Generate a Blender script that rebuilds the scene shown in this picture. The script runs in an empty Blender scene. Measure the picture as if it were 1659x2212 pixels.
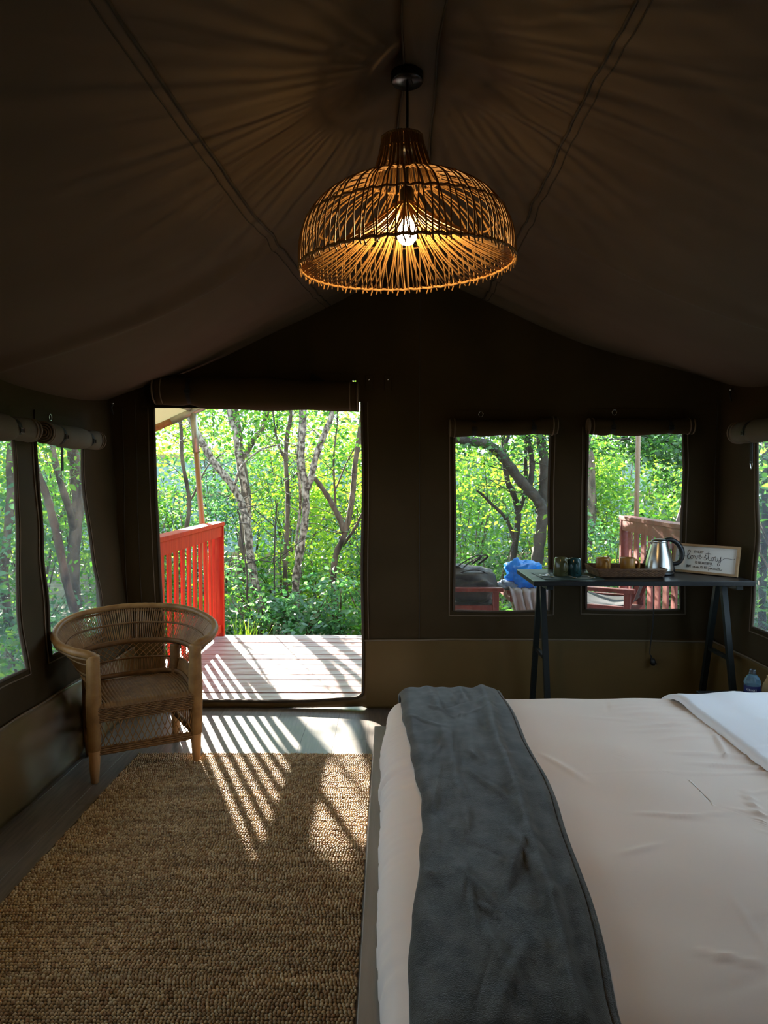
import bpy, math, random
import numpy as np
from mathutils import Vector, Matrix

random.seed(7)
RNG = np.random.default_rng(11)
PI = math.pi
SC = bpy.context.scene
COL = SC.collection

# ------------------------------------------------------------------ camera
F_PX, CX, CY = 1530.0, 829.5, 1106.0
CAM_H, PITCH, YAW = 1.40, math.radians(2.47), math.radians(0.39)
cam_data = bpy.data.cameras.new('camera')
cam_data.sensor_fit = 'HORIZONTAL'
cam_data.sensor_width = 36.0
cam_data.lens = F_PX / 1659.0 * 36.0
cam_data.clip_start = 0.02
cam_data.clip_end = 300
cam = bpy.data.objects.new('camera', cam_data)
COL.objects.link(cam)
cam.location = (0, 0, CAM_H)
cam.rotation_euler = (PI / 2 - PITCH, 0, YAW)
SC.camera = cam

# ------------------------------------------------------------------ sky, sun, exposure
SUN_AZ, SUN_EL = math.radians(23.0), math.radians(18.5)
SUN_DIR = Vector((-math.sin(SUN_AZ) * math.cos(SUN_EL), math.cos(SUN_AZ) * math.cos(SUN_EL), math.sin(SUN_EL)))
world = bpy.data.worlds.new('sky')
SC.world = world
world.use_nodes = True
wn = world.node_tree.nodes
bg = wn['Background']
bg.inputs['Color'].default_value = (0.58, 0.79, 1.0, 1)
bg.inputs['Strength'].default_value = 4.0
sun_data = bpy.data.lights.new('sun', 'SUN')
sun_data.energy = 37.0
sun_data.color = (1.0, 0.93, 0.80)
sun_data.angle = math.radians(0.6)
sun = bpy.data.objects.new('sun', sun_data)
COL.objects.link(sun)
sun.rotation_euler = SUN_DIR.to_track_quat('Z', 'Y').to_euler()
sun.location = (-6, 14, 8)
vs = SC.view_settings
vs.view_transform = 'Standard'
vs.look = 'None'
vs.gamma = 1.0
vs.use_curve_mapping = False
vs.exposure = 0.60
SC.cycles.max_bounces = 5
SC.cycles.diffuse_bounces = 3
SC.cycles.transmission_bounces = 4
SC.cycles.glossy_bounces = 3
SC.cycles.use_adaptive_sampling = True
SC.cycles.adaptive_threshold = 0.03
SC.cycles.use_light_tree = False
SC.cycles.transparent_max_bounces = 8
SC.cycles.caustics_reflective = False
SC.cycles.caustics_refractive = False
SC.cycles.use_denoising = True

# ------------------------------------------------------------------ measuring helper: a ray through a photo point, cut at a depth or a height
_R = cam.rotation_euler.to_matrix()
def ray(px, py):
    return _R @ Vector(((px - CX) / F_PX, -(py - CY) / F_PX, -1.0))
def at_y(px, py, Y):
    d = ray(px, py); t = Y / d.y
    return Vector((d.x * t, Y, CAM_H + d.z * t))
def at_z(px, py, z):
    d = ray(px, py); t = (z - CAM_H) / d.z
    return Vector((d.x * t, d.y * t, z))
def at_x(px, py, X):
    d = ray(px, py); t = X / d.x
    return Vector((X, d.y * t, CAM_H + d.z * t))

# ------------------------------------------------------------------ materials
MATS = {}
def nodes_of(name):
    m = bpy.data.materials.new(name)
    m.use_nodes = True
    nt = m.node_tree
    b = nt.nodes['Principled BSDF']
    MATS[name] = m
    return m, nt, b
def rgba(c):
    return (c[0], c[1], c[2], 1.0)
def pm(name, c1, c2=None, scale=8.0, rough=0.6, bump=0.0, bscale=60.0, metallic=0.0, spec=0.4,
       stretch=(1, 1, 1), bstretch=(1, 1, 1), detail=4.0, ramp=(0.35, 0.65), transl=0.0, tcol=None, sheen=0.0, bdist=0.004, extra=None):
    m, nt, b = nodes_of(name)
    N, L = nt.nodes, nt.links
    b.inputs['Roughness'].default_value = rough
    b.inputs['Metallic'].default_value = metallic
    b.inputs['Specular IOR Level'].default_value = spec
    if sheen:
        b.inputs['Sheen Weight'].default_value = sheen
        b.inputs['Sheen Roughness'].default_value = 0.4
    b.inputs['Base Color'].default_value = rgba(c1)
    tc = N.new('ShaderNodeTexCoord')
    if c2 is not None:
        mp = N.new('ShaderNodeMapping'); mp.inputs['Scale'].default_value = stretch
        L.new(tc.outputs['Object'], mp.inputs['Vector'])
        no = N.new('ShaderNodeTexNoise'); no.inputs['Scale'].default_value = scale; no.inputs['Detail'].default_value = detail
        L.new(mp.outputs['Vector'], no.inputs['Vector'])
        rp = N.new('ShaderNodeValToRGB')
        rp.color_ramp.elements[0].position = ramp[0]; rp.color_ramp.elements[0].color = rgba(c1)
        rp.color_ramp.elements[1].position = ramp[1]; rp.color_ramp.elements[1].color = rgba(c2)
        L.new(no.outputs['Fac'], rp.inputs['Fac'])
        L.new(rp.outputs['Color'], b.inputs['Base Color'])
    if bump:
        mb = N.new('ShaderNodeMapping'); mb.inputs['Scale'].default_value = bstretch
        L.new(tc.outputs['Object'], mb.inputs['Vector'])
        nb = N.new('ShaderNodeTexNoise'); nb.inputs['Scale'].default_value = bscale; nb.inputs['Detail'].default_value = 3
        L.new(mb.outputs['Vector'], nb.inputs['Vector'])
        bp = N.new('ShaderNodeBump'); bp.inputs['Strength'].default_value = bump; bp.inputs['Distance'].default_value = bdist
        L.new(nb.outputs['Fac'], bp.inputs['Height'])
        L.new(bp.outputs['Normal'], b.inputs['Normal'])
    if transl:
        tr = N.new('ShaderNodeBsdfTranslucent')
        tr.inputs['Color'].default_value = rgba(tcol or c1)
        mx = N.new('ShaderNodeMixShader'); mx.inputs['Fac'].default_value = transl
        out = N['Material Output']
        L.new(b.outputs['BSDF'], mx.inputs[1]); L.new(tr.outputs['BSDF'], mx.inputs[2])
        L.new(mx.outputs['Shader'], out.inputs['Surface'])
    return m

def leaf_mat(name, cols, tcols, transl=0.5, rough=0.45):
    m, nt, b = nodes_of(name)
    N, L = nt.nodes, nt.links
    geo = N.new('ShaderNodeNewGeometry')
    def ramp(cs):
        rp = N.new('ShaderNodeValToRGB')
        while len(rp.color_ramp.elements) < len(cs):
            rp.color_ramp.elements.new(0.5)
        for i, c in enumerate(cs):
            rp.color_ramp.elements[i].position = i / (len(cs) - 1)
            rp.color_ramp.elements[i].color = rgba(c)
        L.new(geo.outputs['Random Per Island'], rp.inputs['Fac'])
        return rp
    r1, r2 = ramp(cols), ramp(tcols)
    L.new(r1.outputs['Color'], b.inputs['Base Color'])
    b.inputs['Roughness'].default_value = rough
    b.inputs['Specular IOR Level'].default_value = 0.45
    tr = N.new('ShaderNodeBsdfTranslucent')
    L.new(r2.outputs['Color'], tr.inputs['Color'])
    mx = N.new('ShaderNodeMixShader'); mx.inputs['Fac'].default_value = transl
    L.new(b.outputs['BSDF'], mx.inputs[1]); L.new(tr.outputs['BSDF'], mx.inputs[2])
    L.new(mx.outputs['Shader'], N['Material Output'].inputs['Surface'])
    return m

def screen_mat(name, clear, tint):
    # insect mesh: mostly open, its threads scatter a little daylight
    m, nt, b = nodes_of(name)
    N, L = nt.nodes, nt.links
    tp = N.new('ShaderNodeBsdfTransparent')
    tr = N.new('ShaderNodeBsdfTranslucent'); tr.inputs['Color'].default_value = rgba(tint)
    df = N.new('ShaderNodeBsdfDiffuse'); df.inputs['Color'].default_value = rgba([t * 0.4 for t in tint])
    a = N.new('ShaderNodeMixShader'); a.inputs['Fac'].default_value = 0.55
    L.new(df.outputs['BSDF'], a.inputs[1]); L.new(tr.outputs['BSDF'], a.inputs[2])
    tc = N.new('ShaderNodeTexCoord')
    mp = N.new('ShaderNodeMapping'); mp.inputs['Scale'].default_value = (60, 60, 3)
    L.new(tc.outputs['Object'], mp.inputs['Vector'])
    no = N.new('ShaderNodeTexNoise'); no.inputs['Scale'].default_value = 3.0; no.inputs['Detail'].default_value = 3
    L.new(mp.outputs['Vector'], no.inputs['Vector'])
    mr = N.new('ShaderNodeMapRange'); mr.inputs['To Min'].default_value = clear - 0.10; mr.inputs['To Max'].default_value = clear + 0.10
    mr.inputs['From Min'].default_value = 0.3; mr.inputs['From Max'].default_value = 0.7
    L.new(no.outputs['Fac'], mr.inputs['Value'])
    mx = N.new('ShaderNodeMixShader')
    L.new(mr.outputs['Result'], mx.inputs['Fac'])
    L.new(a.outputs['Shader'], mx.inputs[1]); L.new(tp.outputs['BSDF'], mx.inputs[2])
    L.new(mx.outputs['Shader'], N['Material Output'].inputs['Surface'])
    return m

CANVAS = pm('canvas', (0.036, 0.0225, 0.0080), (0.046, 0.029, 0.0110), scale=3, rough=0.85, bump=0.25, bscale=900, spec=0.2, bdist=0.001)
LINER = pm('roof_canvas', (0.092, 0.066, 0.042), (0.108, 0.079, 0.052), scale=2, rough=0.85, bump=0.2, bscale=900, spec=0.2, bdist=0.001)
SKIRT = pm('skirt_vinyl', (0.100, 0.060, 0.018), (0.118, 0.072, 0.023), scale=2.5, rough=0.36, bump=0.15, bscale=500, spec=0.4, bdist=0.001)
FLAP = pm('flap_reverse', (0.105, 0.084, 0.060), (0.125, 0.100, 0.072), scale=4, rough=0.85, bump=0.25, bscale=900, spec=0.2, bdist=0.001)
BINDING = pm('binding', (0.06, 0.042, 0.026), rough=0.8)
PIPING = pm('piping', (0.16, 0.115, 0.075), rough=0.8)
WEBBING = pm('webbing', (0.012, 0.011, 0.011), rough=0.75, bump=0.3, bscale=400)
THREAD = pm('seam_thread', (0.045, 0.034, 0.022), rough=0.9)
STEEL = pm('steel', (0.55, 0.55, 0.53), rough=0.25, metallic=1.0)
BRUSHED = pm('brushed_steel', (0.50, 0.49, 0.44), (0.62, 0.60, 0.55), scale=40, stretch=(1, 1, 0.02), rough=0.28, metallic=1.0)
SCREEN_FRONT = screen_mat('insect_mesh_front', 0.86, (0.20, 0.215, 0.22))
SCREEN_SIDE = screen_mat('insect_mesh_side', 0.72, (0.17, 0.19, 0.20))
FLOORWOOD = pm('floor_laminate', (0.085, 0.066, 0.052), (0.13, 0.102, 0.082), scale=9, stretch=(9, 0.7, 1), rough=0.40, bump=0.08, bscale=60, bstretch=(8, 0.6, 1), spec=0.5, bdist=0.001)
FLOORWOOD2 = pm('floor_laminate_pale', (0.10, 0.08, 0.064), (0.155, 0.124, 0.100), scale=9, stretch=(9, 0.7, 1), rough=0.42, bump=0.08, bscale=60, bstretch=(8, 0.6, 1), spec=0.5, bdist=0.001)
DECK = pm('deck_board', (0.23, 0.085, 0.068), (0.36, 0.27, 0.26), scale=2.6, stretch=(1.2, 5, 1), rough=0.42, bump=0.5, bscale=22, bstretch=(1.0, 9, 1), spec=0.5, detail=8, ramp=(0.36, 0.62))
DECK2 = pm('deck_board_worn', (0.26, 0.13, 0.115), (0.40, 0.32, 0.31), scale=3.1, stretch=(1.0, 6, 1), rough=0.40, bump=0.5, bscale=20, bstretch=(1.0, 9, 1), spec=0.5, detail=8, ramp=(0.33, 0.6))
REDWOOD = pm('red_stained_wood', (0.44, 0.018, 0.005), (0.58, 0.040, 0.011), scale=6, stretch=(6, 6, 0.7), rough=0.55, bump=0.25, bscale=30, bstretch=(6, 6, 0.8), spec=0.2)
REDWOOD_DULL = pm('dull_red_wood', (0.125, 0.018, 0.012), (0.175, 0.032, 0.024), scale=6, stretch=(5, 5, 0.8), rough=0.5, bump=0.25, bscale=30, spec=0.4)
FLY = pm('flysheet', (0.42, 0.30, 0.13), (0.46, 0.33, 0.15), scale=2, rough=0.7, transl=0.35, tcol=(0.55, 0.38, 0.16))
POLE = pm('varnished_pole', (0.30, 0.14, 0.045), (0.38, 0.19, 0.07), scale=10, stretch=(8, 8, 0.6), rough=0.4)
POLE_STEEL = pm('galvanised_tube', (0.42, 0.42, 0.38), (0.50, 0.49, 0.44), scale=20, rough=0.4, metallic=0.6)
CANE = pm('cane', (0.20, 0.095, 0.026), (0.29, 0.150, 0.048), scale=18, rough=0.5, bump=0.2, bscale=120, spec=0.35)
CANE_DARK = pm('cane_band', (0.135, 0.066, 0.022), (0.215, 0.112, 0.038), scale=24, rough=0.55, bump=0.3, bscale=150)
LEGWOOD = pm('chair_leg_wood', (0.40, 0.20, 0.075), (0.48, 0.26, 0.11), scale=12, stretch=(5, 5, 0.6), rough=0.5)
RATTAN = pm('lamp_rattan', (0.34, 0.175, 0.055), (0.44, 0.24, 0.08), scale=14, rough=0.5, transl=0.12, tcol=(0.5, 0.25, 0.07))
BLACK = pm('black_plastic', (0.010, 0.010, 0.010), rough=0.35)
BLACKTOP = pm('black_laminate', (0.006, 0.0065, 0.007), (0.010, 0.0105, 0.011), scale=30, stretch=(1, 12, 1), rough=0.34, spec=0.25)
LEGSTEEL = pm('painted_leg_steel', (0.008, 0.010, 0.009), rough=0.5, spec=0.2)
SHEET = pm('duvet_cotton', (0.80, 0.67, 0.575), (0.82, 0.69, 0.595), scale=2, rough=0.85, spec=0.2, bump=0.12, bscale=700, bdist=0.0008, sheen=0.1)
SHEETW = pm('sheet_cotton', (0.82, 0.81, 0.83), (0.84, 0.83, 0.85), scale=2, rough=0.85, spec=0.2, bump=0.15, bscale=900, bdist=0.0008)
THROW = pm('plush_throw', (0.038, 0.040, 0.036), (0.090, 0.091, 0.082), scale=22, rough=0.95, spec=0.1, bump=0.75, bscale=430, bdist=0.004, sheen=0.45, detail=6)
BEDWOOD = pm('bed_rail_wood', (0.20, 0.165, 0.135), (0.27, 0.225, 0.19), scale=5, stretch=(5, 0.5, 1), rough=0.5, bump=0.1, bscale=40, bstretch=(6, 0.5, 1))
JUTE = None

# ------------------------------------------------------------------ mesh helpers
def link(o, parent=None):
    COL.objects.link(o)
    if parent is not None:
        o.parent = parent
    return o
def smooth(me, on=True):
    me.polygons.foreach_set('use_smooth', [on] * len(me.polygons))
def mesh_obj(name, verts, faces, mat, parent=None, sm=False, mesh=None):
    if mesh is None:
        mesh = bpy.data.meshes.new(name)
        mesh.from_pydata([tuple(v) for v in verts], [], [tuple(f) for f in faces])
        mesh.update()
        if mat is not None:
            mesh.materials.append(mat)
        if sm:
            smooth(mesh)
    o = bpy.data.objects.new(name, mesh)
    return link(o, parent)
def quads_obj(name, V, k, mat, parent=None, sm=False):
    """V: (n*k,3) array, every k vertices one face"""
    n = len(V) // k
    me = bpy.data.meshes.new(name)
    me.vertices.add(n * k); me.loops.add(n * k); me.polygons.add(n)
    me.vertices.foreach_set('co', np.asarray(V, dtype=np.float32).ravel())
    me.loops.foreach_set('vertex_index', np.arange(n * k, dtype=np.int32))
    me.polygons.foreach_set('loop_start', np.arange(0, n * k, k, dtype=np.int32))
    me.update(calc_edges=True)
    me.materials.append(mat)
    if sm:
        smooth(me)
    return link(bpy.data.objects.new(name, me), parent)
def idx_obj(name, V, Fq, mat, parent=None, sm=True):
    """V (n,3), Fq (m,4) quads as index array"""
    m = len(Fq)
    me = bpy.data.meshes.new(name)
    me.vertices.add(len(V)); me.loops.add(m * 4); me.polygons.add(m)
    me.vertices.foreach_set('co', np.asarray(V, dtype=np.float32).ravel())
    me.loops.foreach_set('vertex_index', np.asarray(Fq, dtype=np.int32).ravel())
    me.polygons.foreach_set('loop_start', np.arange(0, m * 4, 4, dtype=np.int32))
    me.update(calc_edges=True)
    me.materials.append(mat)
    if sm:
        smooth(me)
    return link(bpy.data.objects.new(name, me), parent)
def empty(name, loc=(0, 0, 0), rz=0.0, parent=None):
    o = bpy.data.objects.new(name, None)
    o.empty_display_size = 0.1
    link(o, parent)
    o.location = loc
    o.rotation_euler = (0, 0, rz)
    return o
def tag(o, label, cat, group=None, kind=None):
    o['label'] = label
    o['category'] = cat
    if group: o['group'] = group
    if kind: o['kind'] = kind
    return o

class MB:
    """collects simple solids into one mesh"""
    def __init__(self):
        self.v, self.f = [], []
    def add(self, vs, fs):
        b = len(self.v)
        self.v += [tuple(p) for p in vs]
        self.f += [tuple(i + b for i in f) for f in fs]
        return self
    def box(self, x0, x1, y0, y1, z0, z1, bev=0.0):
        if bev <= 0:
            vs = [(x0, y0, z0), (x1, y0, z0), (x1, y1, z0), (x0, y1, z0), (x0, y0, z1), (x1, y0, z1), (x1, y1, z1), (x0, y1, z1)]
            return self.add(vs, [(0, 3, 2, 1), (4, 5, 6, 7), (0, 1, 5, 4), (1, 2, 6, 5), (2, 3, 7, 6), (3, 0, 4, 7)])
        b = bev
        def ring(z, i):
            return [(x0 + i, y0 + b, z), (x0 + b, y0 + i, z), (x1 - b, y0 + i, z), (x1 - i, y0 + b, z), (x1 - i, y1 - b, z), (x1 - b, y1 - i, z), (x0 + b, y1 - i, z), (x0 + i, y1 - b, z)]
        vs = ring(z0, b * 0.9) + ring(z0 + b, 0) + ring(z1 - b, 0) + ring(z1, b * 0.9)
        fs = [tuple(range(7, -1, -1)), tuple(range(24, 32))]
        for r in range(3):
            for i in range(8):
                j = (i + 1) % 8
                fs.append((r * 8 + i, r * 8 + j, r * 8 + 8 + j, r * 8 + 8 + i))
        return self.add(vs, fs)
    def beam(self, p, q, w, h, up=(0, 0, 1)):
        """rectangular bar from p to q, w across, h along up"""
        p, q, up = Vector(p), Vector(q), Vector(up)
        d = (q - p).normalized()
        s = d.cross(up)
        if s.length < 1e-5:
            s = d.cross(Vector((1, 0, 0)))
        s.normalize()
        u = s.cross(d).normalized()
        vs = []
        for c in (p, q):
            for a, b in ((-1, -1), (1, -1), (1, 1), (-1, 1)):
                vs.append(c + s * (a * w / 2) + u * (b * h / 2))
        return self.add(vs, [(0, 3, 2, 1), (4, 5, 6, 7), (0, 1, 5, 4), (1, 2, 6, 5), (2, 3, 7, 6), (3, 0, 4, 7)])
    def tube(self, pts, r, seg=8, closed=False, caps=True, flat=1.0):
        vs, fs = tube_geo(pts, r, seg, closed, caps, flat)
        return self.add(vs, fs)
    def lathe(self, prof, seg=32, c=(0, 0, 0), capb=True, capt=True):
        vs, fs = [], []
        n = len(prof)
        for (r, z) in prof:
            for i in range(seg):
                a = 2 * PI * i / seg
                vs.append((c[0] + r * math.cos(a), c[1] + r * math.sin(a), c[2] + z))
        for k in range(n - 1):
            for i in range(seg):
                j = (i + 1) % seg
                fs.append((k * seg + i, k * seg + j, k * seg + seg + j, k * seg + seg + i))
        if capb: fs.append(tuple(range(seg - 1, -1, -1)))
        if capt: fs.append(tuple((n - 1) * seg + i for i in range(seg)))
        return self.add(vs, fs)
    def build(self, name, mat, parent=None, sm=False):
        return mesh_obj(name, self.v, self.f, mat, parent, sm)

def tube_geo(pts, r, seg=8, closed=False, caps=True, flat=1.0):
    P = [Vector(p) for p in pts]
    n = len(P)
    rr = r if isinstance(r, (list, tuple, np.ndarray)) else [r] * n
    vs, fs = [], []
    prev = None
    for i in range(n):
        if closed:
            d = P[(i + 1) % n] - P[i - 1]
        else:
            d = P[min(i + 1, n - 1)] - P[max(i - 1, 0)]
        if d.length < 1e-9: d = Vector((0, 0, 1))
        d.normalize()
        if prev is None:
            s = d.cross(Vector((0, 0, 1)))
            if s.length < 1e-3: s = d.cross(Vector((0, 1, 0)))
        else:
            s = prev - d * prev.dot(d)
            if s.length < 1e-6: s = d.cross(Vector((0, 1, 0)))
        s.normalize(); prev = s
        u = d.cross(s)
        for k in range(seg):
            a = 2 * PI * k / seg
            vs.append(P[i] + s * (rr[i] * math.cos(a)) + u * (rr[i] * flat * math.sin(a)))
    m = n if closed else n - 1
    for i in range(m):
        j = (i + 1) % n
        for k in range(seg):
            l = (k + 1) % seg
            fs.append((i * seg + k, i * seg + l, j * seg + l, j * seg + k))
    if caps and not closed:
        fs.append(tuple(range(seg - 1, -1, -1)))
        fs.append(tuple((n - 1) * seg + k for k in range(seg)))
    return vs, fs
def spline(pts, n=8, closed=False):
    """Catmull-Rom through pts"""
    P = [Vector(p) for p in pts]
    out = []
    m = len(P) if closed else len(P) - 1
    for i in range(m):
        if closed:
            a, b, c, d = P[i - 1], P[i], P[(i + 1) % len(P)], P[(i + 2) % len(P)]
        else:
            a, b, c, d = P[max(i - 1, 0)], P[i], P[i + 1], P[min(i + 2, len(P) - 1)]
        for k in range(n):
            t = k / n
            out.append(0.5 * ((2 * b) + (c - a) * t + (2 * a - 5 * b + 4 * c - d) * t * t + (3 * b - a - 3 * c + d) * t ** 3))
    if not closed:
        out.append(P[-1])
    return out

def sines(seed, n, kmin, kmax, aniso=(1, 1)):
    g = np.random.default_rng(seed)
    k = np.exp(g.uniform(np.log(kmin), np.log(kmax), n)); a = g.uniform(0, 2 * PI, n)
    ph = g.uniform(0, 2 * PI, n)
    kx, ky = k * np.cos(a) * aniso[0], k * np.sin(a) * aniso[1]
    am = (kmin / k) ** 0.9
    am = am / np.sqrt((am ** 2).sum() / 2)
    def f(u, v):
        u = np.asarray(u, float); v = np.asarray(v, float)
        s = np.zeros(np.broadcast(u, v).shape)
        for i in range(n):
            s = s + am[i] * np.sin(kx[i] * u + ky[i] * v + ph[i])
        return s
    return f
def lines(a, b, step, marks=()):
    """grid lines from a to b about step apart, passing through the marks"""
    ms = sorted(set([a, b] + [m for m in marks if a < m < b]))
    out = []
    for p, q in zip(ms[:-1], ms[1:]):
        n = max(1, int(round((q - p) / step)))
        out += [p + (q - p) * i / n for i in range(n)]
    out.append(b)
    return np.array(out)
def cloth(name, us, vs_, fn, mat, parent=None, hole=None, sm=True, thick=0.0):
    """grid cloth: fn(U,V)->(n,3); hole(u,v) True drops a cell"""
    U, V = np.meshgrid(us, vs_, indexing='ij')
    P = fn(U.ravel(), V.ravel())
    nu, nv = len(us), len(vs_)
    i, j = np.meshgrid(np.arange(nu - 1), np.arange(nv - 1), indexing='ij')
    i, j = i.ravel(), j.ravel()
    uc, vc = (us[i] + us[i + 1]) / 2, (vs_[j] + vs_[j + 1]) / 2
    keep = np.ones(len(i), bool)
    if hole is not None:
        keep = ~hole(uc, vc)
    a = i * nv + j
    Fq = np.stack([a, a + nv, a + nv + 1, a + 1], 1)[keep]
    used = np.unique(Fq)
    remap = -np.ones(len(P), int); remap[used] = np.arange(len(used))
    o = idx_obj(name, P[used], remap[Fq], mat, parent, sm)
    if thick:
        md = o.modifiers.new('thickness', 'SOLIDIFY'); md.thickness = thick; md.offset = 0
    return o

# ================================================================== THE TENT SHELL
WY = 4.33                                     # front wall
XL0, XLs = -1.575, -0.070                     # left wall: x = XL0 + XLs*z
XR0, XRs = 1.985, 0.022
YB = -0.75                                    # back wall behind the camera
RIDGE_X, RIDGE_Z = 0.10, 2.70
def eave_l(Y): return 1.82 + 0.075 * np.exp(-np.maximum(WY - Y, 0) / 0.45)
def eave_r(Y): return 1.87 + 0.12 * np.exp(-np.maximum(WY - Y, 0) / 0.40)
XEL, XER = -1.72, 2.04
_rw1, _rw2, _rw3 = sines(1, 9, 3, 9), sines(2, 12, 30, 90, (0.10, 1.0)), sines(3, 6, 2, 5)
def roof_z(X, Y):
    X = np.asarray(X, float); Y = np.asarray(Y, float)
    tl = np.clip((RIDGE_X - X) / (RIDGE_X - XEL), 0, 1)
    tr = np.clip((X - RIDGE_X) / (XER - RIDGE_X), 0, 1)
    zl = RIDGE_Z + (eave_l(Y) - RIDGE_Z) * tl - 0.085 * np.sin(PI * tl) * (0.75 + 0.25 * np.cos(Y * 2.2))
    zr = RIDGE_Z + (eave_r(Y) - RIDGE_Z) * tr - 0.040 * np.sin(PI * tr)
    z = np.where(X < RIDGE_X, zl, zr)
    t = np.maximum(tl, tr)
    body = np.sin(PI * np.clip(t, 0, 1)) ** 0.7
    z = z + 0.010 * _rw1(X, Y) * body
    # gathered wrinkles running down the slope, strongest by the ridge and the seams
    near = np.exp(-((t - 0.28) / 0.24) ** 2) * 0.9 + np.exp(-((t - 0.12) / 0.1) ** 2) * 0.8
    z = z + 0.0065 * _rw2(X, Y + 0.25 * (t - 0.2) * np.sin(3 * Y)) * near * (0.55 + 0.45 * np.tanh(_rw3(X, Y)))
    # a taut line across the slope, cloth hanging lower beyond it
    yc = 2.88 + 0.10 * np.sin(2.5 * t) - 0.06 * t
    z = z - 0.026 * np.exp(-((Y - yc) / 0.05) ** 2) * np.clip(t * 2.2, 0, 1) - 0.012 * np.tanh((Y - yc) / 0.05) * body
    return z

us = lines(XEL, XER, 0.035, (RIDGE_X,)); vs_ = lines(YB - 0.1, WY + 0.06, 0.018)
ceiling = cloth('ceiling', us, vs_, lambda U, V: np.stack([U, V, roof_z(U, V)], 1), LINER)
tag(ceiling, 'sagging dark tan canvas roof lining of the tent', 'ceiling', kind='structure')
for nm, fx in (('seam', lambda Y: -0.56 + 0.21 * np.clip((Y - 1.5) / 2.8, 0, 1)), ('seam', lambda Y: 0.56 + 0 * Y)):
    ys = np.linspace(YB, WY - 0.03, 150)
    P = [(float(fx(y)), float(y), float(roof_z(fx(y), y)) - 0.003) for y in ys]
    MB().tube(P, 0.0045, 6).build('seam', THREAD, ceiling, True)
    P2 = [(p[0] + (0.028 if p[0] > 0 else -0.028), p[1], float(roof_z(p[0] + (0.028 if p[0] > 0 else -0.028), p[1])) - 0.001) for p in P]
    MB().tube(P2, 0.0022, 5).build('stitch_line', THREAD, ceiling, True)
# ridge sleeve: the pole pocket under the ridge with piped edges
rs = empty('trim_1'); tag(rs, 'flat canvas sleeve running along the roof ridge above the lamp', 'ridge sleeve', kind='structure')
def sleeve_x(y, s): return RIDGE_X - 0.008 + s * (0.056 + 0.006 * math.sin(5 * y) + 0.004 * math.sin(11 * y + s))
ys = np.linspace(YB, WY - 0.03, 90)
vv, ff = [], []
for i, y in enumerate(ys):
    zb = RIDGE_Z - 0.062
    vv += [(sleeve_x(y, -1), y, zb + 0.030), (sleeve_x(y, -1), y, zb), (RIDGE_X - 0.01, y, zb - 0.006), (sleeve_x(y, 1), y, zb), (sleeve_x(y, 1), y, zb + 0.030)]
    if i:
        for k in range(4):
            ff.append((5 * i - 5 + k, 5 * i + k, 5 * i + k + 1, 5 * i - 4 + k))
mesh_obj('sleeve', vv, ff, LINER, rs, True)
for s in (-1, 1):
    MB().tube([(sleeve_x(y, s), y, RIDGE_Z - 0.063) for y in ys], 0.003, 6).build('piped_edge', THREAD, rs, True)

# ---- front wall with door and two windows
def XZ(px, py, Y=WY):
    p = at_y(px, py, Y); return p.x, p.z
DX0, DX1 = XZ(345, 1100)[0] - 0.0, XZ(783, 1100)[0]
DZ0, DZ1 = 0.045, XZ(700, 822)[1]
W1 = (XZ(982, 1100)[0], XZ(1186, 1100)[0], XZ(1000, 1317)[1], XZ(1000, 925)[1])
W2 = (XZ(1268, 1100)[0], XZ(1473, 1100)[0], XZ(1300, 1316)[1], XZ(1300, 922)[1])
SK = XZ(900, 1384)[1]                          # top of the vinyl skirt
SLIT = XZ(770, 845)[0]
_fw1, _fw2 = sines(21, 9, 2.5, 8), sines(22, 10, 9, 26)
def front_fn(U, V):
    # door side leans a little: the left jamb stands further out at the top
    lean = np.clip((U - DX0) / 0.5, -1, 0)
    u = U + np.where(np.abs(U - DX0) < 0.35, (1.0 - np.abs(U - DX0) / 0.35) * 0.055 * (0.9 - np.clip(V, 0, 1.8)) * 0.6, 0)
    edge = np.minimum.reduce([np.abs(U - w) for w in (W1[0], W1[1], W2[0], W2[1], DX1)])
    u = u + 0.004 * np.sin(6 * V + 3 * U) * np.exp(-edge / 0.08)
    sillmask = np.exp(-((V - DZ0) / 0.05) ** 2) * ((U > DX0 - 0.1) & (U < DX1 + 0.02))
    v = V + sillmask * (0.030 * np.clip((U + 0.75) / 0.6, 0, 1) ** 2)
    for w in (W1, W2):
        m = np.exp(-((V - w[2]) / 0.04) ** 2) * ((U > w[0] - 0.03) & (U < w[1] + 0.03))
        v = v - m * 0.008 * np.sin(PI * np.clip((U - w[0]) / (w[1] - w[0]), 0, 1))
    y = WY + 0.010 * _fw1(U, V) + 0.0035 * _fw2(U, V)
    y = WY + (y - WY) * np.clip((V - SK) / 0.12, 0.0, 1)
    y = np.minimum(y, WY + 0.022)
    return np.stack([u, y, v], 1)
def front_hole(u, v):
    h = (u > DX0) & (u < DX1) & (v > DZ0) & (v < DZ1)
    h &= ~((u > SLIT) & (v > XZ(700, 868)[1]))
    for w in (W1, W2):
        h |= (u > w[0]) & (u < w[1]) & (v > w[2]) & (v < w[3])
    h |= v > roof_z(u, np.full_like(u, WY - 0.03)) + 0.07
    return h
us = lines(-1.80, 2.10, 0.03, (DX0, DX1, SLIT, W1[0], W1[1], W2[0], W2[1]))
vs_ = lines(SK - 0.01, 2.80, 0.03, (DZ1, XZ(700, 868)[1], W1[2], W1[3], W2[2], W2[3]))
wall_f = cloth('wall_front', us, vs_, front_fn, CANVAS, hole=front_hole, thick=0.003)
tag(wall_f, 'dark olive canvas gable wall with the open doorway and two mesh windows', 'wall', kind='structure')
_fs1, _fs2 = sines(31, 8, 2, 6), sines(32, 8, 8, 30, (1.0, 0.5))
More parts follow.
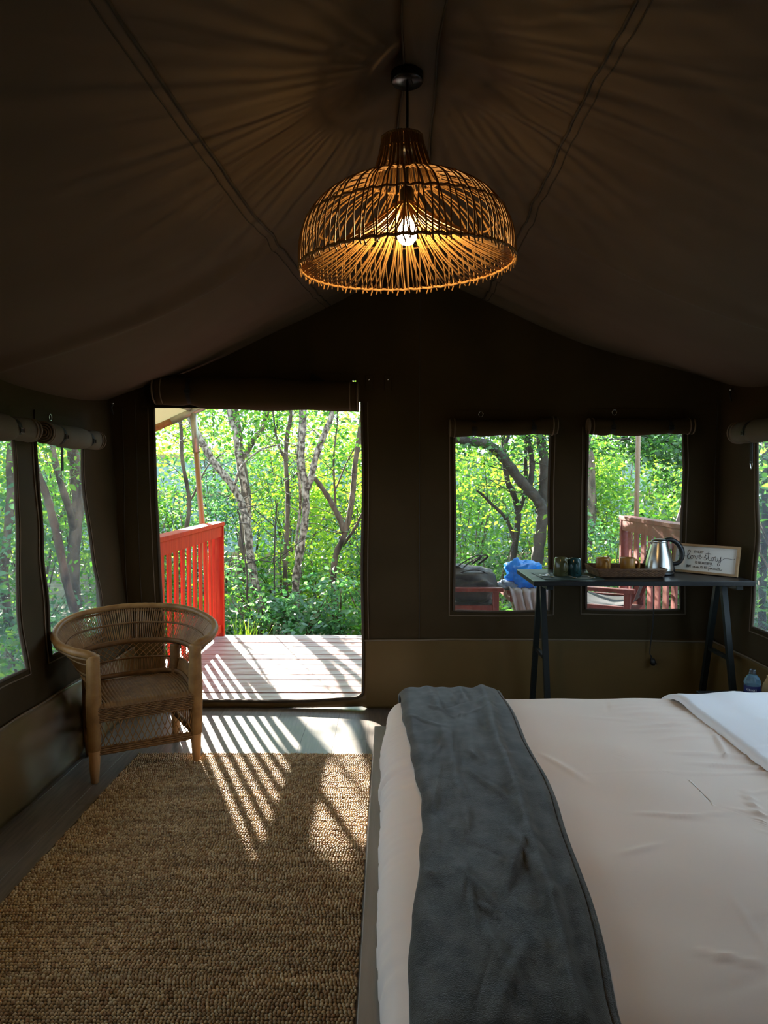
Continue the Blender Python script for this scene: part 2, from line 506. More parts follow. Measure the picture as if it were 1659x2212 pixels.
def skirt_fn(U, V):
    P = front_fn(U, V)
    y = WY - 0.012 + 0.010 * _fs1(U, V) * np.clip(1.2 - V / SK, 0.2, 1) + 0.003 * _fs2(U, V)
    y = np.minimum(y, WY - 0.005)
    v = P[:, 2] + np.where(V > SK - 0.03, 0.006 * np.sin(2.2 * U), 0)
    return np.stack([P[:, 0], y, np.maximum(v, 0.0)], 1)
vs_ = lines(0.0, SK + 0.012, 0.025, (DZ0, SK))
sk = cloth('trim_2', us, vs_, skirt_fn, SKIRT, hole=lambda u, v: (u > DX0) & (u < DX1) & (v > DZ0), thick=0.003)
tag(sk, 'khaki vinyl skirt along the foot of the gable wall', 'wall skirt', kind='structure')
MB().tube([tuple(p) for p in skirt_fn(np.linspace(DX1 + 0.01, 2.0, 80), np.full(80, SK + 0.006)) - np.array([0, 0.004, 0])], 0.005, 6).build('hem', PIPING, sk, True)
MB().tube([tuple(p) for p in skirt_fn(np.linspace(-1.6, DX0 - 0.01, 20), np.full(20, SK + 0.006)) - np.array([0, 0.004, 0])], 0.005, 6).build('hem', PIPING, sk, True)
# upright seams of the gable cloth
for px, z0, z1 in ((906, SK, 2.60), (302, SK, 1.9), (272, SK, 1.85), (1545, SK, 1.9)):
    x = XZ(px, 1100)[0]
    zz = np.linspace(z0, z1, 60)
    P = front_fn(np.full(60, x), zz)
    P = P[P[:, 2] < roof_z(P[:, 0], np.full(60, WY - 0.03)) + 0.04]
    MB().tube([tuple(p - np.array([0, 0.003, 0])) for p in P], 0.0028, 5).build('seam', THREAD, wall_f, True)

def frame_path(fn, x0, x1, z0, z1, n=24, off=0.0, rad=0.0):
    c = []
    for (a, b) in (((x0, z1), (x0, z0)), ((x0, z0), (x1, z0)), ((x1, z0), (x1, z1))):
        for i in range(n):
            t = i / n
            c.append((a[0] + (b[0] - a[0]) * t, a[1] + (b[1] - a[1]) * t))
    c.append((x1, z1))
    P = fn(np.array([p[0] for p in c]), np.array([p[1] for p in c]))
    return P
# ---- side walls
LWIN = [(0.50, 1.20, 0.58, 1.60), (1.62, 2.22, 0.58, 1.60), (2.52, 3.13, 0.56, 1.62), (3.37, 3.92, 0.56, 1.62)]  # the bed-foot window is out of view, added for daylight on the bed
RWIN = [(1.52, 2.12, 0.60, 1.62), (2.40, 3.00, 0.60, 1.64), (3.28, 3.885, 0.60, 1.64)]  # all but the last are out of view, added to daylight the bed
_lw1, _lw2 = sines(41, 8, 2, 6), sines(42, 10, 8, 22)
def left_fn(U, V):
    x = XL0 + XLs * V - 0.012 * _lw1(U, V) * np.clip(V * 3, 0, 1) - 0.004 * _lw2(U, V)
    d = np.minimum.reduce([np.abs(U - w) for ww in LWIN for w in ww[:2]])
    u = U + 0.006 * np.sin(5.5 * V + 4 * U) * np.exp(-d / 0.06)
    return np.stack([x, u, V], 1)
def right_fn(U, V):
    x = XR0 + XRs * V + 0.008 * _lw1(U + 3, V) * np.clip(V * 3, 0, 1) + 0.003 * _lw2(U + 3, V)
    d = np.minimum.reduce([np.abs(U - w) for ww in RWIN for w in ww[:2]])
    u = U - 0.030 * np.exp(-((V - 1.08) / 0.16) ** 2) * np.exp(-d / 0.06) + 0.004 * np.sin(5 * V) * np.exp(-d / 0.06)
    return np.stack([x, u, V], 1)
def skirt_side(fn, s, z):
    g1, g2 = sines(51, 8, 3, 9), sines(52, 8, 10, 28)
    def f(U, V):
        P = fn(U, V)
        m = np.clip(V / 0.06, 0, 1) * np.clip((z - V) / 0.08, 0.15, 1)
        bul = 0.05 * np.exp(-((U - 3.66) / 0.10) ** 2 - ((V - 0.18) / 0.12) ** 2)
        P[:, 0] = P[:, 0] * 1.0 - s * (0.012 + m * (0.012 * g1(U, V) + 0.007 * g2(U, V) + 0.012) + (bul if s < 0 else 0)) - s * 0.0
        return P
    return f
def side(name, fn, s, wins, skz, eave, label):
    us = lines(YB - 0.02, WY + 0.02, 0.03, [w for ww in wins for w in ww[:2]])
    vs_ = lines(skz - 0.02, 2.0, 0.03, [w for ww in wins for w in ww[2:]])
    def hole(u, v):
        h = v > eave(u) + 0.06
        for w in wins:
            h |= (u > w[0]) & (u < w[1]) & (v > w[2]) & (v < w[3])
        return h
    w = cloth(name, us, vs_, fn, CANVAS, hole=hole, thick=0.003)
    tag(w, label, 'wall', kind='structure')
    return w
LSK, RSK = 0.375, 0.42
wall_l = side('wall_left', left_fn, -1, LWIN, LSK, eave_l, 'dark tan canvas side wall with mesh windows behind the cane chair')
wall_r = side('wall_right', right_fn, 1, RWIN, RSK, eave_r, 'dark tan canvas side wall beside the framed sign')
for nm, fn, s, z, lab in (('trim_3', left_fn, -1, LSK, 'creased khaki vinyl skirt behind the cane chair'), ('trim_4', right_fn, 1, RSK, 'khaki vinyl skirt behind the water bottle')):
    f = skirt_side(fn, s, z)
    o = cloth(nm, lines(YB, WY, 0.025), lines(0.0, z + 0.01, 0.025), f, SKIRT, thick=0.003)
    tag(o, lab, 'wall skirt', kind='structure')
    P = f(np.linspace(YB, WY, 140), np.full(140, z + 0.006))
    P[:, 0] -= s * 0.003
    MB().tube([tuple(p) for p in P], 0.005, 6).build('hem', PIPING, o, True)
# back wall behind the camera with one open window
BW = []
def back_fn(U, V): return np.stack([U, YB + 0.01 * _fw1(U + 9, V), V], 1)
us = lines(-1.80, 2.10, 0.05, [w for ww in BW for w in ww[:2]]); vs_ = lines(0, 2.8, 0.05)
def back_hole(u, v):
    h = v > roof_z(u, np.full_like(u, YB)) + 0.06
    for w in BW: h |= (u > w[0]) & (u < w[1]) & (v > w[2]) & (v < w[3])
    return h
wall_b = cloth('wall_back', us, vs_, back_fn, CANVAS, hole=back_hole, thick=0.003)
tag(wall_b, 'canvas rear wall of the tent closing the tent', 'wall', kind='structure')

# ---- windows: screen, bound edge, rolled-up flap with straps
def roll(parent, a, b, r, inward, n=40, name='rolled_flap', straps=(0.25, 0.75), drop=0.0, sag=0.0, tail=None, mat=None, ends=True, seed=0):
    a, b, inward = Vector(a), Vector(b), Vector(inward)
    d = (b - a).normalized()
    g = random.Random(seed)
    ph = g.uniform(0, 6)
    vv, ff = [], []
    seg = 20
    def rad(t, k):
        e = min(t, 1 - t)
        rr = r * (0.93 + 0.06 * math.sin(7 * t + ph) + 0.03 * math.sin(19 * t + 2 * ph))
        for s in straps:
            rr *= 1 - 0.16 * math.exp(-((t - s) / 0.035) ** 2)
        return rr
    def cen(t):
        c = a.lerp(b, t); c = c + Vector((0, 0, -sag * math.sin(PI * t)))
        return c
    for i in range(n + 1):
        t = i / n
        for k in range(seg):
            an = 2 * PI * k / seg
            q = rad(t, k) * (1 + 0.05 * math.sin(2 * an + ph) + 0.03 * math.sin(3 * an + 5 * t))
            vv.append(cen(t) + inward * (q * math.cos(an)) + Vector((0, 0, 1)) * (q * 1.08 * math.sin(an)))
    for i in range(n):
        for k in range(seg):
            l = (k + 1) % seg
            ff.append((i * seg + k, i * seg + l, i * seg + seg + l, i * seg + seg + k))
    ff.append(tuple(range(seg - 1, -1, -1))); ff.append(tuple(n * seg + k for k in range(seg)))
    o = mesh_obj(name, vv, ff, mat or CANVAS, parent, True)
    if ends:   # the wound layers show as rings at the ends
        for t, sgn in ((0.0, -1), (1.0, 1)):
            m = MB()
            for q in (0.95, 0.72, 0.5, 0.28):
                c = cen(t) + d * (sgn * 0.003)
                pts = [c + inward * (r * q * math.cos(x)) + Vector((0, 0, r * q * math.sin(x))) for x in np.linspace(0, 2 * PI, 20, endpoint=False)]
                m.tube(pts, 0.005, 5, closed=True)
            m.build('wound_edge', PIPING, o, True)
        for t in (0.035, 0.965):
            pts = [cen(t) + inward * (rad(t, 0) * 1.03 * math.cos(x)) + Vector((0, 0, rad(t, 0) * 1.10 * math.sin(x))) for x in np.linspace(0, 2 * PI, 20, endpoint=False)]
            MB().tube(pts, 0.004, 5, closed=True).build('hem', PIPING, o, True)
    for s in straps:
        m = MB()
        c = cen(s)
        q = rad(s, 0) * 1.07
        w = 0.0125
        vs2, fs2 = [], []
        N = 22
        for i in range(N):
            x = 2 * PI * i / N
            p = c + inward * (q * math.cos(x)) + Vector((0, 0, q * 1.06 * math.sin(x)))
            vs2 += [p - d * w, p + d * w]
        for i in range(N):
            j = (i + 1) % N
            fs2.append((2 * i, 2 * i + 1, 2 * j + 1, 2 * j))
        m.add(vs2, fs2)
        st = m.build('strap', WEBBING, o, True)
        bk = c + inward * (q + 0.004) + Vector((0, 0, -0.008))
        mb = MB(); mb.tube([bk - d * 0.014 + Vector((0, 0, 0.010)), bk + d * 0.014 + Vector((0, 0, 0.010)), bk + d * 0.014 - Vector((0, 0, 0.010)), bk - d * 0.014 - Vector((0, 0, 0.010))], 0.0028, 5, closed=True)
        mb.build('buckle', BLACK, st)
    if tail:
        t, ln = tail
        c = cen(t) - Vector((0, 0, r))
        p = [c, c + inward * 0.004 - Vector((0, 0, ln * 0.5)), c - Vector((0, 0, ln))]
        m = MB(); m.beam(p[0], p[2], 0.004, 0.024, up=d)
        stt = m.build('strap_tail', WEBBING, o)
        e = p[2]
        MB().tube([e + d * 0.012, e + d * 0.006 - Vector((0, 0, 0.022)), e - Vector((0, 0, 0.030)), e - d * 0.006 - Vector((0, 0, 0.022)), e - d * 0.012], 0.0022, 5).build('clip', STEEL, stt)
    return o

wcount = [0]
def window(fn, w, inward, label, screen, ext=(0.02, 0.02), rr=0.045, rollz=0.0, tail=None, slope=0.0, sag=0.006, yoff=0.0):
    wcount[0] += 1
    e = empty('window_%d' % wcount[0])
    tag(e, label, 'window', kind='structure')
    P = frame_path(fn, *w)
    inw = np.array(inward)
    MB().tube([tuple(p + inw * 0.006) for p in P], 0.0075, 6).build('edge_binding', BINDING, e, True)
    # outer stitched band, a flat hem standing slightly proud
    c = P.mean(0)
    x0, x1, z0, z1 = w
    b = 0.030
    Q = frame_path(fn, x0 - b, x1 + b, z0 - b, z1)
    MB().tube([tuple(p + inw * 0.004) for p in Q], 0.0035, 5).build('hem_piping', PIPING, e, True)
    us = np.linspace(x0 - 0.008, x1 + 0.008, 12); vs_ = np.linspace(z0 - 0.008, z1 + 0.01, 16)
    cloth('mesh_screen', us, vs_, lambda U, V: fn(U, V) * np.array([1, 1, 1]) - inw * 0.003, screen, e)
    zt = z1 + rollz
    A = fn(np.array([x0 - ext[0]]), np.array([zt]))[0] + inw * (rr + 0.012)
    B = fn(np.array([x1 + ext[1]]), np.array([zt + slope]))[0] + inw * (rr + 0.012)
    ro = roll(e, A, B, rr, inward, straps=(0.22, 0.78), tail=tail, sag=sag, seed=wcount[0], mat=CANVAS if inward[1] else FLAP)  # front rolls use darker canvas to put their backlit shade into the colour
    # backing strip sewn to the wall above the roll, with a D-ring
    m = MB()
    A2 = fn(np.array([x0]), np.array([zt + 0.075]))[0]; B2 = fn(np.array([x1]), np.array([zt + 0.075]))[0]
    m.beam(A2 + inw * 0.006, B2 + inw * 0.006, 0.004, 0.07)
    m.build('flap_header', CANVAS, e)
    c = Vector(A2).lerp(Vector(B2), 0.27) + Vector(inward) * 0.014 + Vector((0, 0, 0.012))
    dd = (Vector(B2) - Vector(A2)).normalized()
    MB().tube([c + dd * (0.014 * math.cos(x)) + Vector((0, 0, 0.016 * math.sin(x))) for x in np.linspace(0, 2 * PI, 14, endpoint=False)], 0.0025, 6, closed=True).build('d_ring', STEEL, e, True)
    return e
window(front_fn, W1, (0, -1, 0), 'mesh window in the gable wall showing a backpack and blue bag outside', SCREEN_FRONT, rr=0.050, rollz=-0.004, slope=0.014, ext=(0.03, 0.02))
window(front_fn, W2, (0, -1, 0), 'mesh window in the gable wall directly behind the kettle and mugs', SCREEN_FRONT, rr=0.048, rollz=0.0, ext=(0.01, 0.03))
LL = ['mesh window in the chair-side wall nearest the back of the tent', 'mesh window in the chair-side wall beside the bed foot',
      'tall mesh window cut off by the left edge of the photo', 'tall narrow mesh window right behind the cane chair']
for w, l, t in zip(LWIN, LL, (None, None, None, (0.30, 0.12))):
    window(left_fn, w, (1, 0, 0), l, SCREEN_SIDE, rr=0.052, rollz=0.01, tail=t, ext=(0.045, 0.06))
RL = ['mesh window in the bed-side wall nearest the back of the tent',
      'mesh window in the wall behind the bed head', 'mesh window at the right edge of the photo beside the sign']
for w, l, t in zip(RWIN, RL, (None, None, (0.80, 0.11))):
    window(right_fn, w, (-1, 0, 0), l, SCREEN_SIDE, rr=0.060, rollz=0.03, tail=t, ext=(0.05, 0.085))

# ---- doorway: bound edge, rolled door flap, strap and hooks
door = empty('door_1')
tag(door, 'open tent doorway with its canvas flap rolled up above', 'doorway', kind='structure')
def door_fn(U, V):
    return np.where((V < SK)[:, None], skirt_fn(U, V), front_fn(U, V))
c = []
zt = XZ(700, 868)[1]
for i in range(30): c.append((DX0, zt + (DZ0 - zt) * i / 30))
for i in range(30): c.append((DX0 + (DX1 - 0.045 - DX0) * i / 30, DZ0))
for i in range(9):
    a = i / 8 * PI / 2; c.append((DX1 - 0.045 + 0.045 * math.sin(a), DZ0 + 0.045 - 0.045 * math.cos(a)))
for i in range(1, 31): c.append((DX1, DZ0 + 0.045 + (zt - DZ0 - 0.045) * i / 30))
P = door_fn(np.array([p[0] for p in c]), np.array([p[1] for p in c])); P[:, 1] -= 0.008
MB().tube([tuple(p) for p in P], 0.0085, 6).build('edge_binding', BINDING, door, True)
# rounded gusset in the lower corner
q = [(DX1 + 0.004, DZ0 - 0.004)] + [(DX1 - 0.045 + 0.045 * math.sin(a), DZ0 + 0.045 - 0.045 * math.cos(a)) for a in np.linspace(0, PI / 2, 9)]
Pq = door_fn(np.array([p[0] for p in q]), np.array([p[1] for p in q])); Pq[:, 1] -= 0.002
mesh_obj('corner_gusset', [tuple(p) for p in Pq], [(0, i, i + 1) for i in range(1, 9)], SKIRT, door)
Qo = frame_path(front_fn, DX0 - 0.04, DX1 + 0.035, SK, zt)
for sl in (slice(0, 24), slice(48, None)):
    MB().tube([tuple(p - np.array([0, 0.004, 0])) for p in Qo[sl]], 0.003, 5).build('hem_piping', PIPING, door, True)
A, B = at_y(338, 842, WY - 0.10), at_y(772, 857, WY - 0.10)
ro = roll(door, A, B, 0.088, (0, -1, 0), n=60, straps=(0.17,), sag=0.006, seed=77, ends=True)
# flap cloth above the roll
us = np.linspace(DX0 - 0.08, XZ(762, 840)[0], 30); vs_ = np.linspace(1.84, 2.05, 8)
cloth('flap_top', us, vs_, lambda U, V: np.stack([U, WY - 0.022 - 0.05 * np.clip((2.03 - V) / 0.2, 0, 1) ** 2, V], 1), CANVAS, door, hole=lambda u, v: v > roof_z(u, np.full_like(u, WY - 0.03)) + 0.05)
p, q = at_y(672, 812, WY - 0.03), at_y(764, 862, WY - 0.12)
mm = MB(); mm.beam(p, p.lerp(q, 0.5) + Vector((0, -0.04, -0.006)), 0.004, 0.034); mm.beam(p.lerp(q, 0.5) + Vector((0, -0.04, -0.006)), q + Vector((0, -0.02, 0)), 0.004, 0.034)
mm.build('hanging_strap', WEBBING, door)
for px in (797, 838):
    p = at_y(px, 824, WY - 0.012)
    h = empty('wall_hook', tuple(p))
    tag(h, 'webbing tab with a steel stud on the gable wall, %s' % ('nearer the doorway' if px < 800 else 'further from the doorway'), 'tab', 'webbing tabs on the gable wall')
    MB().box(-0.021, 0.021, -0.004, 0.004, -0.055, 0.035, 0.002).build('tab', CANVAS, h)
    MB().tube([(0, -0.003, 0.012), (0, -0.011, 0.012)], [0.008, 0.006], 12).build('stud', STEEL, h, True)
# roof toggles at the wall corners
for (px, py, Y, lab) in ((242, 880, 4.25, 'black toggle loop in the roof corner above the chair'), (1577, 850, 4.15, 'black toggle loop in the roof corner above the framed sign')):
    p = at_y(px, py, Y)
    h = empty('toggle_loop', tuple(p)); tag(h, lab, 'toggle')
    MB().tube([(0.01, 0, 0.03), (-0.004, -0.004, 0.0), (0.008, -0.002, -0.045)], [0.006, 0.007, 0.005], 6).build('loop', WEBBING, h, True)
    MB().tube([(-0.006, -0.004, 0.02), (0.014, -0.006, 0.024)], 0.006, 8).build('toggle', STEEL, h, True)

# ---- floor planks
floor = empty('floor'); tag(floor, 'dark grey-brown wood-look plank floor inside the tent', 'floor', kind='structure')
pw, gap = 0.178, 0.0004
planks = {}
x = -1.72; r = 0
while x < 2.10:
    y = YB - 0.1 - (r * 0.47) % 1.2
    while y < WY + 0.02:
        y0, y1 = max(y, YB - 0.1), min(y + 1.2, WY + 0.03)
        if y1 - y0 > 0.05:
            key = (round(y1 - y0, 3), (r + int(y * 3)) % 2)
            if key not in planks:
                m = MB(); m.box(gap, pw - gap, gap, y1 - y0 - gap, -0.012, 0.0, 0.0005)
                me = bpy.data.meshes.new('plank'); me.from_pydata(m.v, [], m.f); me.update(); me.materials.append((FLOORWOOD, FLOORWOOD2)[key[1]])
                planks[key] = me
            o = link(bpy.data.objects.new('plank', planks[key]), floor)
            o.location = (x, y0, 0)
        y += 1.2
    x += pw; r += 1
MB().box(-1.75, 2.12, YB - 0.1, WY + 0.03, -0.06, -0.0125).build('underlay', BLACK, floor)

# ================================================================== PENDANT LAMP
LY = 2.20
lp = at_y(879, 572, LY)
lamp = empty('pendant_lamp', tuple(lp)); tag(lamp, 'woven rattan bell pendant lamp with a glowing bulb hanging from the ridge', 'pendant lamp')
s_ = LY / F_PX * 1.012
def lz(py): return at_y(879, py, LY).z - lp.z
RIM = 226 * s_
OUT = [(41 * s_, lz(303)), (46 * s_, lz(325)), (53 * s_, lz(352)), (64 * s_, lz(380)), (78 * s_, lz(393)), (104 * s_, lz(401)), (142 * s_, lz(416)), (181 * s_, lz(443)), (206 * s_, lz(476)), (219 * s_, lz(506)), (225 * s_, lz(536)), (226 * s_, lz(572) - 0.004)]
shade = empty('shade', (0, 0, 0), 0, lamp)
shade.rotation_euler = (math.radians(2.6), math.radians(-2.4), 0)
def meshdata(name, mb, mat, sm=True):
    me = bpy.data.meshes.new(name); me.from_pydata([tuple(v) for v in mb.v], [], mb.f); me.update(); me.materials.append(mat)
    if sm: smooth(me)
    return me
g = random.Random(5)
NC = 104
cv, iv = [], []
for k in range(5):
    tw = g.uniform(-0.05, 0.05)
    pts = []
    for i, p in enumerate(spline([(r, 0, z) for r, z in OUT], 3)):
        t = i / 30
        a = tw * math.sin(PI * t) + 0.02 * math.sin(7 * t + k) * min(1, p.x / 0.2) * 0.5
        pts.append((p.x * math.cos(a), p.x * math.sin(a), p.z + 0.0))
    pts.append((RIM + 0.004 * math.cos(k), 0.004 * math.sin(k), -0.014 - 0.004 * (k % 3)))
    cv.append(meshdata('cane', MB().tube(pts, 0.0024, 5), RATTAN))
    ia = g.uniform(-0.05, 0.05)
    p0 = Vector((RIM - 0.004, 0, 0.0)); p1 = Vector((0.030 * math.cos(ia * 4), 0.030 * math.sin(ia * 4), lz(446)))
    ip = [p0.lerp(p1, t) + Vector((0, 0.012 * math.sin(PI * t) * math.sin(k * 2.1), -0.012 * math.sin(PI * t))) for t in np.linspace(0, 1, 8)]
    iv.append(meshdata('inner_cane', MB().tube(ip, 0.0025, 5), RATTAN))
for i in range(NC):
    o = link(bpy.data.objects.new('cane', cv[i % 5]), shade); o.rotation_euler = (0, 0, 2 * PI * (i + g.uniform(-0.22, 0.22)) / NC)
NI = 128
for i in range(NI):
    o = link(bpy.data.objects.new('inner_cane', iv[(i * 3) % 5]), shade); o.rotation_euler = (0, 0, 2 * PI * (i + g.uniform(-0.35, 0.35)) / NI)
def hoop(r, z, rad, name='hoop'):
    n = 150
    pts = [((r + 0.0012 * math.sin(46 * a)) * math.cos(a), (r + 0.0012 * math.sin(46 * a)) * math.sin(a), z + 0.0022 * math.sin(46 * a + 1)) for a in np.linspace(0, 2 * PI, n, endpoint=False)]
    MB().tube(pts, rad, 6, closed=True).build(name, RATTAN, shade, True)
hoop(41 * s_, lz(305), 0.0045); hoop(47 * s_, lz(332), 0.003); hoop(77 * s_, lz(392), 0.004); hoop(RIM - 0.002, -0.002, 0.0045, 'rim_hoop')
hoop(207 * s_, lz(478), 0.0038); hoop(0.034, lz(446), 0.004)
# lashings at the rim
mb = MB()
for i in range(NC):
    a = 2 * PI * i / NC
    b = a + 0.036
    mb.tube([(RIM * math.cos(a), RIM * math.sin(a), 0.004), ((RIM + 0.003) * math.cos((a + b) / 2), (RIM + 0.003) * math.sin((a + b) / 2), -0.004), (RIM * math.cos(b), RIM * math.sin(b), 0.003)], 0.002, 4)
ls = mb.build('rim_lashing', RATTAN, shade, True); ls['kind'] = 'stuff'
MB().tube([(-0.05, -RIM * 0.98, -0.01), (-0.02, -RIM, -0.022), (0.01, -RIM * 0.99, -0.030), (0.022, -RIM, -0.040)], 0.0009, 4).build('loose_fibre', RATTAN, shade)
bulbz = lz(505)
bulb_m, nt, b = nodes_of('glowing_bulb')
b.inputs['Base Color'].default_value = (1, 0.9, 0.7, 1)
b.inputs['Emission Color'].default_value = (1.0, 0.66, 0.27, 1)
b.inputs['Emission Strength'].default_value = 200.0
MB().lathe([(0.004, -0.034), (0.018, -0.029), (0.028, -0.017), (0.032, 0.0), (0.029, 0.015), (0.021, 0.029), (0.014, 0.040), (0.013, 0.046)], 24, (0, 0, bulbz)).build('bulb', bulb_m, lamp, True)
MB().lathe([(0.015, 0.044), (0.021, 0.048), (0.022, 0.13), (0.012, 0.142), (0.006, 0.155)], 20, (0, 0, bulbz)).build('socket', BLACK, lamp, True)
MB().lathe([(0.006, -0.004), (0.064, -0.002), (0.064, 0.004), (0.006, 0.010)], 24, (0, 0, lz(335))).build('shade_carrier', BLACK, lamp, True)  # added disc that stops bulb light leaking up through the neck
ctop = RIDGE_Z - 0.066 - lp.z
MB().tube([(0, 0, bulbz + 0.12), (0.001, 0, (bulbz + ctop) / 2), (0, 0, ctop - 0.02)], 0.0042, 8).build('cord', BLACK, lamp, True)
MB().lathe([(0.010, -0.028), (0.046, -0.027), (0.049, -0.023), (0.049, 0.0), (0.03, 0.004)], 36, (0, 0, ctop)).build('ceiling_rose', pm('black_enamel', (0.012, 0.012, 0.012), rough=0.25), lamp, True)
MB().tube([(0.012, -0.02, ctop - 0.028), (0.016, -0.021, ctop - 0.042), (0.012, -0.022, ctop - 0.048)], 0.0015, 5).build('screw_hook', STEEL, lamp)

# ================================================================== CANE CHAIR
CH_RZ = math.atan2(0.493, 0.870)
chair = empty('cane_chair', (-1.16, 3.34, 0), CH_RZ); tag(chair, 'woven cane tub armchair with wooden legs between wall and rug', 'armchair')
RIMPTS = [(-0.232, 0.0, 0.590), (-0.262, 0.0, 0.606), (-0.325, 0.045, 0.622), (-0.372, 0.13, 0.643), (-0.378, 0.235, 0.667), (-0.325, 0.375, 0.697), (-0.215, 0.475, 0.716), (0.0, 0.525, 0.726)]
RIMPTS = RIMPTS + [(-x, y, z) for x, y, z in RIMPTS[-2::-1]]
rimc = spline(RIMPTS, 12)
BASE = [(-0.222, 0.01), (-0.232, 0.12), (-0.238, 0.25), (-0.225, 0.345), (-0.16, 0.395), (0, 0.415)]
BASE = [(x, y, 0.372) for x, y in BASE]; BASE = BASE + [(-x, y, z) for x, y, z in BASE[-2::-1]]
basec = spline(BASE, 16)
def curve_at(c, t):
    f = t * (len(c) - 1); i = min(int(f), len(c) - 2)
    return c[i].lerp(c[i + 1], f - i)
def shell(t, h):
    """t around the back, h 0 seat .. 1 rim; flares outwards towards the rim"""
    b_, r_ = curve_at(basec, t), curve_at(rimc, 0.03 + 0.94 * t)
    e = h ** 1.35
    p = Vector((b_.x + (r_.x - b_.x) * e, b_.y + (r_.y - b_.y) * e, b_.z + (r_.z - b_.z) * h))
    return p
FOOT = {(-1, 0): 0.0, (1, 0): 0.016, (-1, 1): 0.0, (1, 1): 0.0}
for sx in (-1, 1):
    # front leg: bare tapered foot, cane-wrapped above
    z0 = FOOT[(sx, 0)]
    m = MB(); m.lathe([(0.014, z0), (0.018, z0 + 0.004), (0.024, 0.09), (0.027, 0.16), (0.027, 0.58)], 16, (sx * 0.235, 0, 0))
    lg = m.build('leg', LEGWOOD, chair, True)
    prof = []
    z = 0.155
    while z < 0.592:
        rr = 0.030 + 0.0045 * math.exp(-((z - 0.36) / 0.10) ** 2)
        prof += [(rr - 0.0012, z), (rr + 0.001, z + 0.0035)]; z += 0.0075
    prof += [(0.028, 0.597), (0.014, 0.604)]
    MB().lathe(prof, 16, (sx * 0.235, 0, 0)).build('cane_wrap', CANE, lg, True)
    # back leg
    m = MB(); m.tube([(sx * 0.218, 0.372, 0.0), (sx * 0.22, 0.372, 0.09), (sx * 0.222, 0.375, 0.35), (sx * 0.232, 0.385, 0.52)], [0.015, 0.021, 0.022, 0.019], 12)
    lb = m.build('leg', LEGWOOD, chair, True)
    prof = [(0.025 + 0.001 * (i % 2), 0.15 + 0.0042 * i) for i in range(90)]
    MB().lathe(prof, 12, (sx * 0.221, 0.374, 0)).build('cane_wrap', CANE_DARK, lb, True)
    # side stretcher and mesh below the seat
    MB().tube([(sx * 0.235, 0.01, 0.150), (sx * 0.22, 0.37, 0.15)], 0.016, 8).build('stretcher', CANE_DARK, chair, True)
    m = MB()
    for i in range(16):
        y = 0.03 + 0.33 * i / 15
        m.tube([(sx * 0.232, y, 0.155), (sx * 0.230, min(0.36, y + 0.03 * (1 if i % 2 else -1)), 0.33)], 0.0022, 4)
    m.build('side_lattice', CANE, chair)
# rim wrapped with cane strip
rr = []
for i in range(len(rimc)):
    t = i / (len(rimc) - 1)
    rr.append(0.0205 - 0.006 * math.sin(PI * t) + 0.0010 * (i % 2))
MB().tube(rimc, rr, 12).build('arm_rim', CANE, chair, True)
MB().tube([c - Vector((0, 0, 0.024)) for c in rimc[4:-4]], 0.007, 6).build('under_rim', CANE_DARK, chair, True)
def band(h, rad, name, t0=0.02, t1=0.98, n=70, ins=0.004):
    pts = []
    for t in np.linspace(t0, t1, n):
        p = shell(t, h); c = Vector((0, 0.15, p.z)); pts.append(p + (c - p).normalized() * ins)
    MB().tube(pts, rad, 6, flat=1.6 if rad > 0.006 else 1).build(name, CANE_DARK, chair, True)
band(0.76, 0.0042, 'back_hoop'); band(0.76, 0.0042, 'back_hoop', ins=-0.004); band(0.50, 0.0095, 'back_band'); band(0.26, 0.0045, 'back_hoop'); band(0.04, 0.009, 'seat_band')
m = MB()
NV = 250
gr = random.Random(3)
for i in range(NV):
    t = 0.008 + 0.984 * i / (NV - 1) + gr.uniform(-0.0008, 0.0008)
    m.tube([shell(t, h) for h in (0.50, 0.67, 0.84, 1.0)], 0.0026, 4, caps=False)
    m.tube([shell(t, h) for h in (0.02, 0.15, 0.27)], 0.0022, 4, caps=False)
o = m.build('back_canes', CANE, chair); o['kind'] = 'stuff'
m = MB()
for i in range(60):
    t = 0.012 + 0.976 * i / 59
    for d in (-0.022, 0.022):
        m.tube([shell(min(max(t + d * (h - 0.38) / 0.12, 0.003), 0.997), h) for h in (0.26, 0.34, 0.42, 0.50)], 0.0019, 4, caps=False)
m.build('back_lattice', CANE, chair)['kind'] = 'stuff'
# woven seat
def seat_fn(U, V):
    x = U * (0.225 + 0.012 * np.sin(PI * V)); y = -0.028 + V * 0.42
    z = 0.368 + 0.010 * np.sin(PI * V) * (1 - U ** 2) + 0.0035 * np.sin(U * 95 + 2.5 * V) * 0.6 + 0.0015 * np.sin(V * 190) * np.sign(np.sin(U * 95)) - 0.02 * np.clip((0.06 - V) / 0.06, 0, 1) ** 2
    return np.stack([x, y, z], 1)
cloth('seat', np.linspace(-1, 1, 150), np.linspace(0, 1, 90), seat_fn, CANE_DARK, chair, thick=0.008, hole=lambda u, v: (u < -0.80) & (v < 0.22) & (v > 0.06) & ((np.sin(u * 95) < 0.1)))
ap = MB()
for k in range(8):
    z = 0.352 - 0.0088 * k
    pts = [(-0.222 + 0.444 * i / 60, -0.024 + 0.004 * math.sin(i * PI / 2 + (k % 2) * PI) + 0.004 * (k > 4), z) for i in range(61)]
    ap.tube(pts, 0.0052, 5)
ap.build('apron', CANE_DARK, chair, True)
lt = MB()
NLt = 17
for i in range(NLt):
    x = -0.215 + 0.43 * i / (NLt - 1)
    for d in (-0.052, 0.052):
        x1 = max(-0.216, min(0.216, x + d))
        lt.tube([(x, -0.016, 0.165), ((x + x1) / 2, -0.02, 0.22), (x1, -0.018, 0.292)], 0.0021, 4)
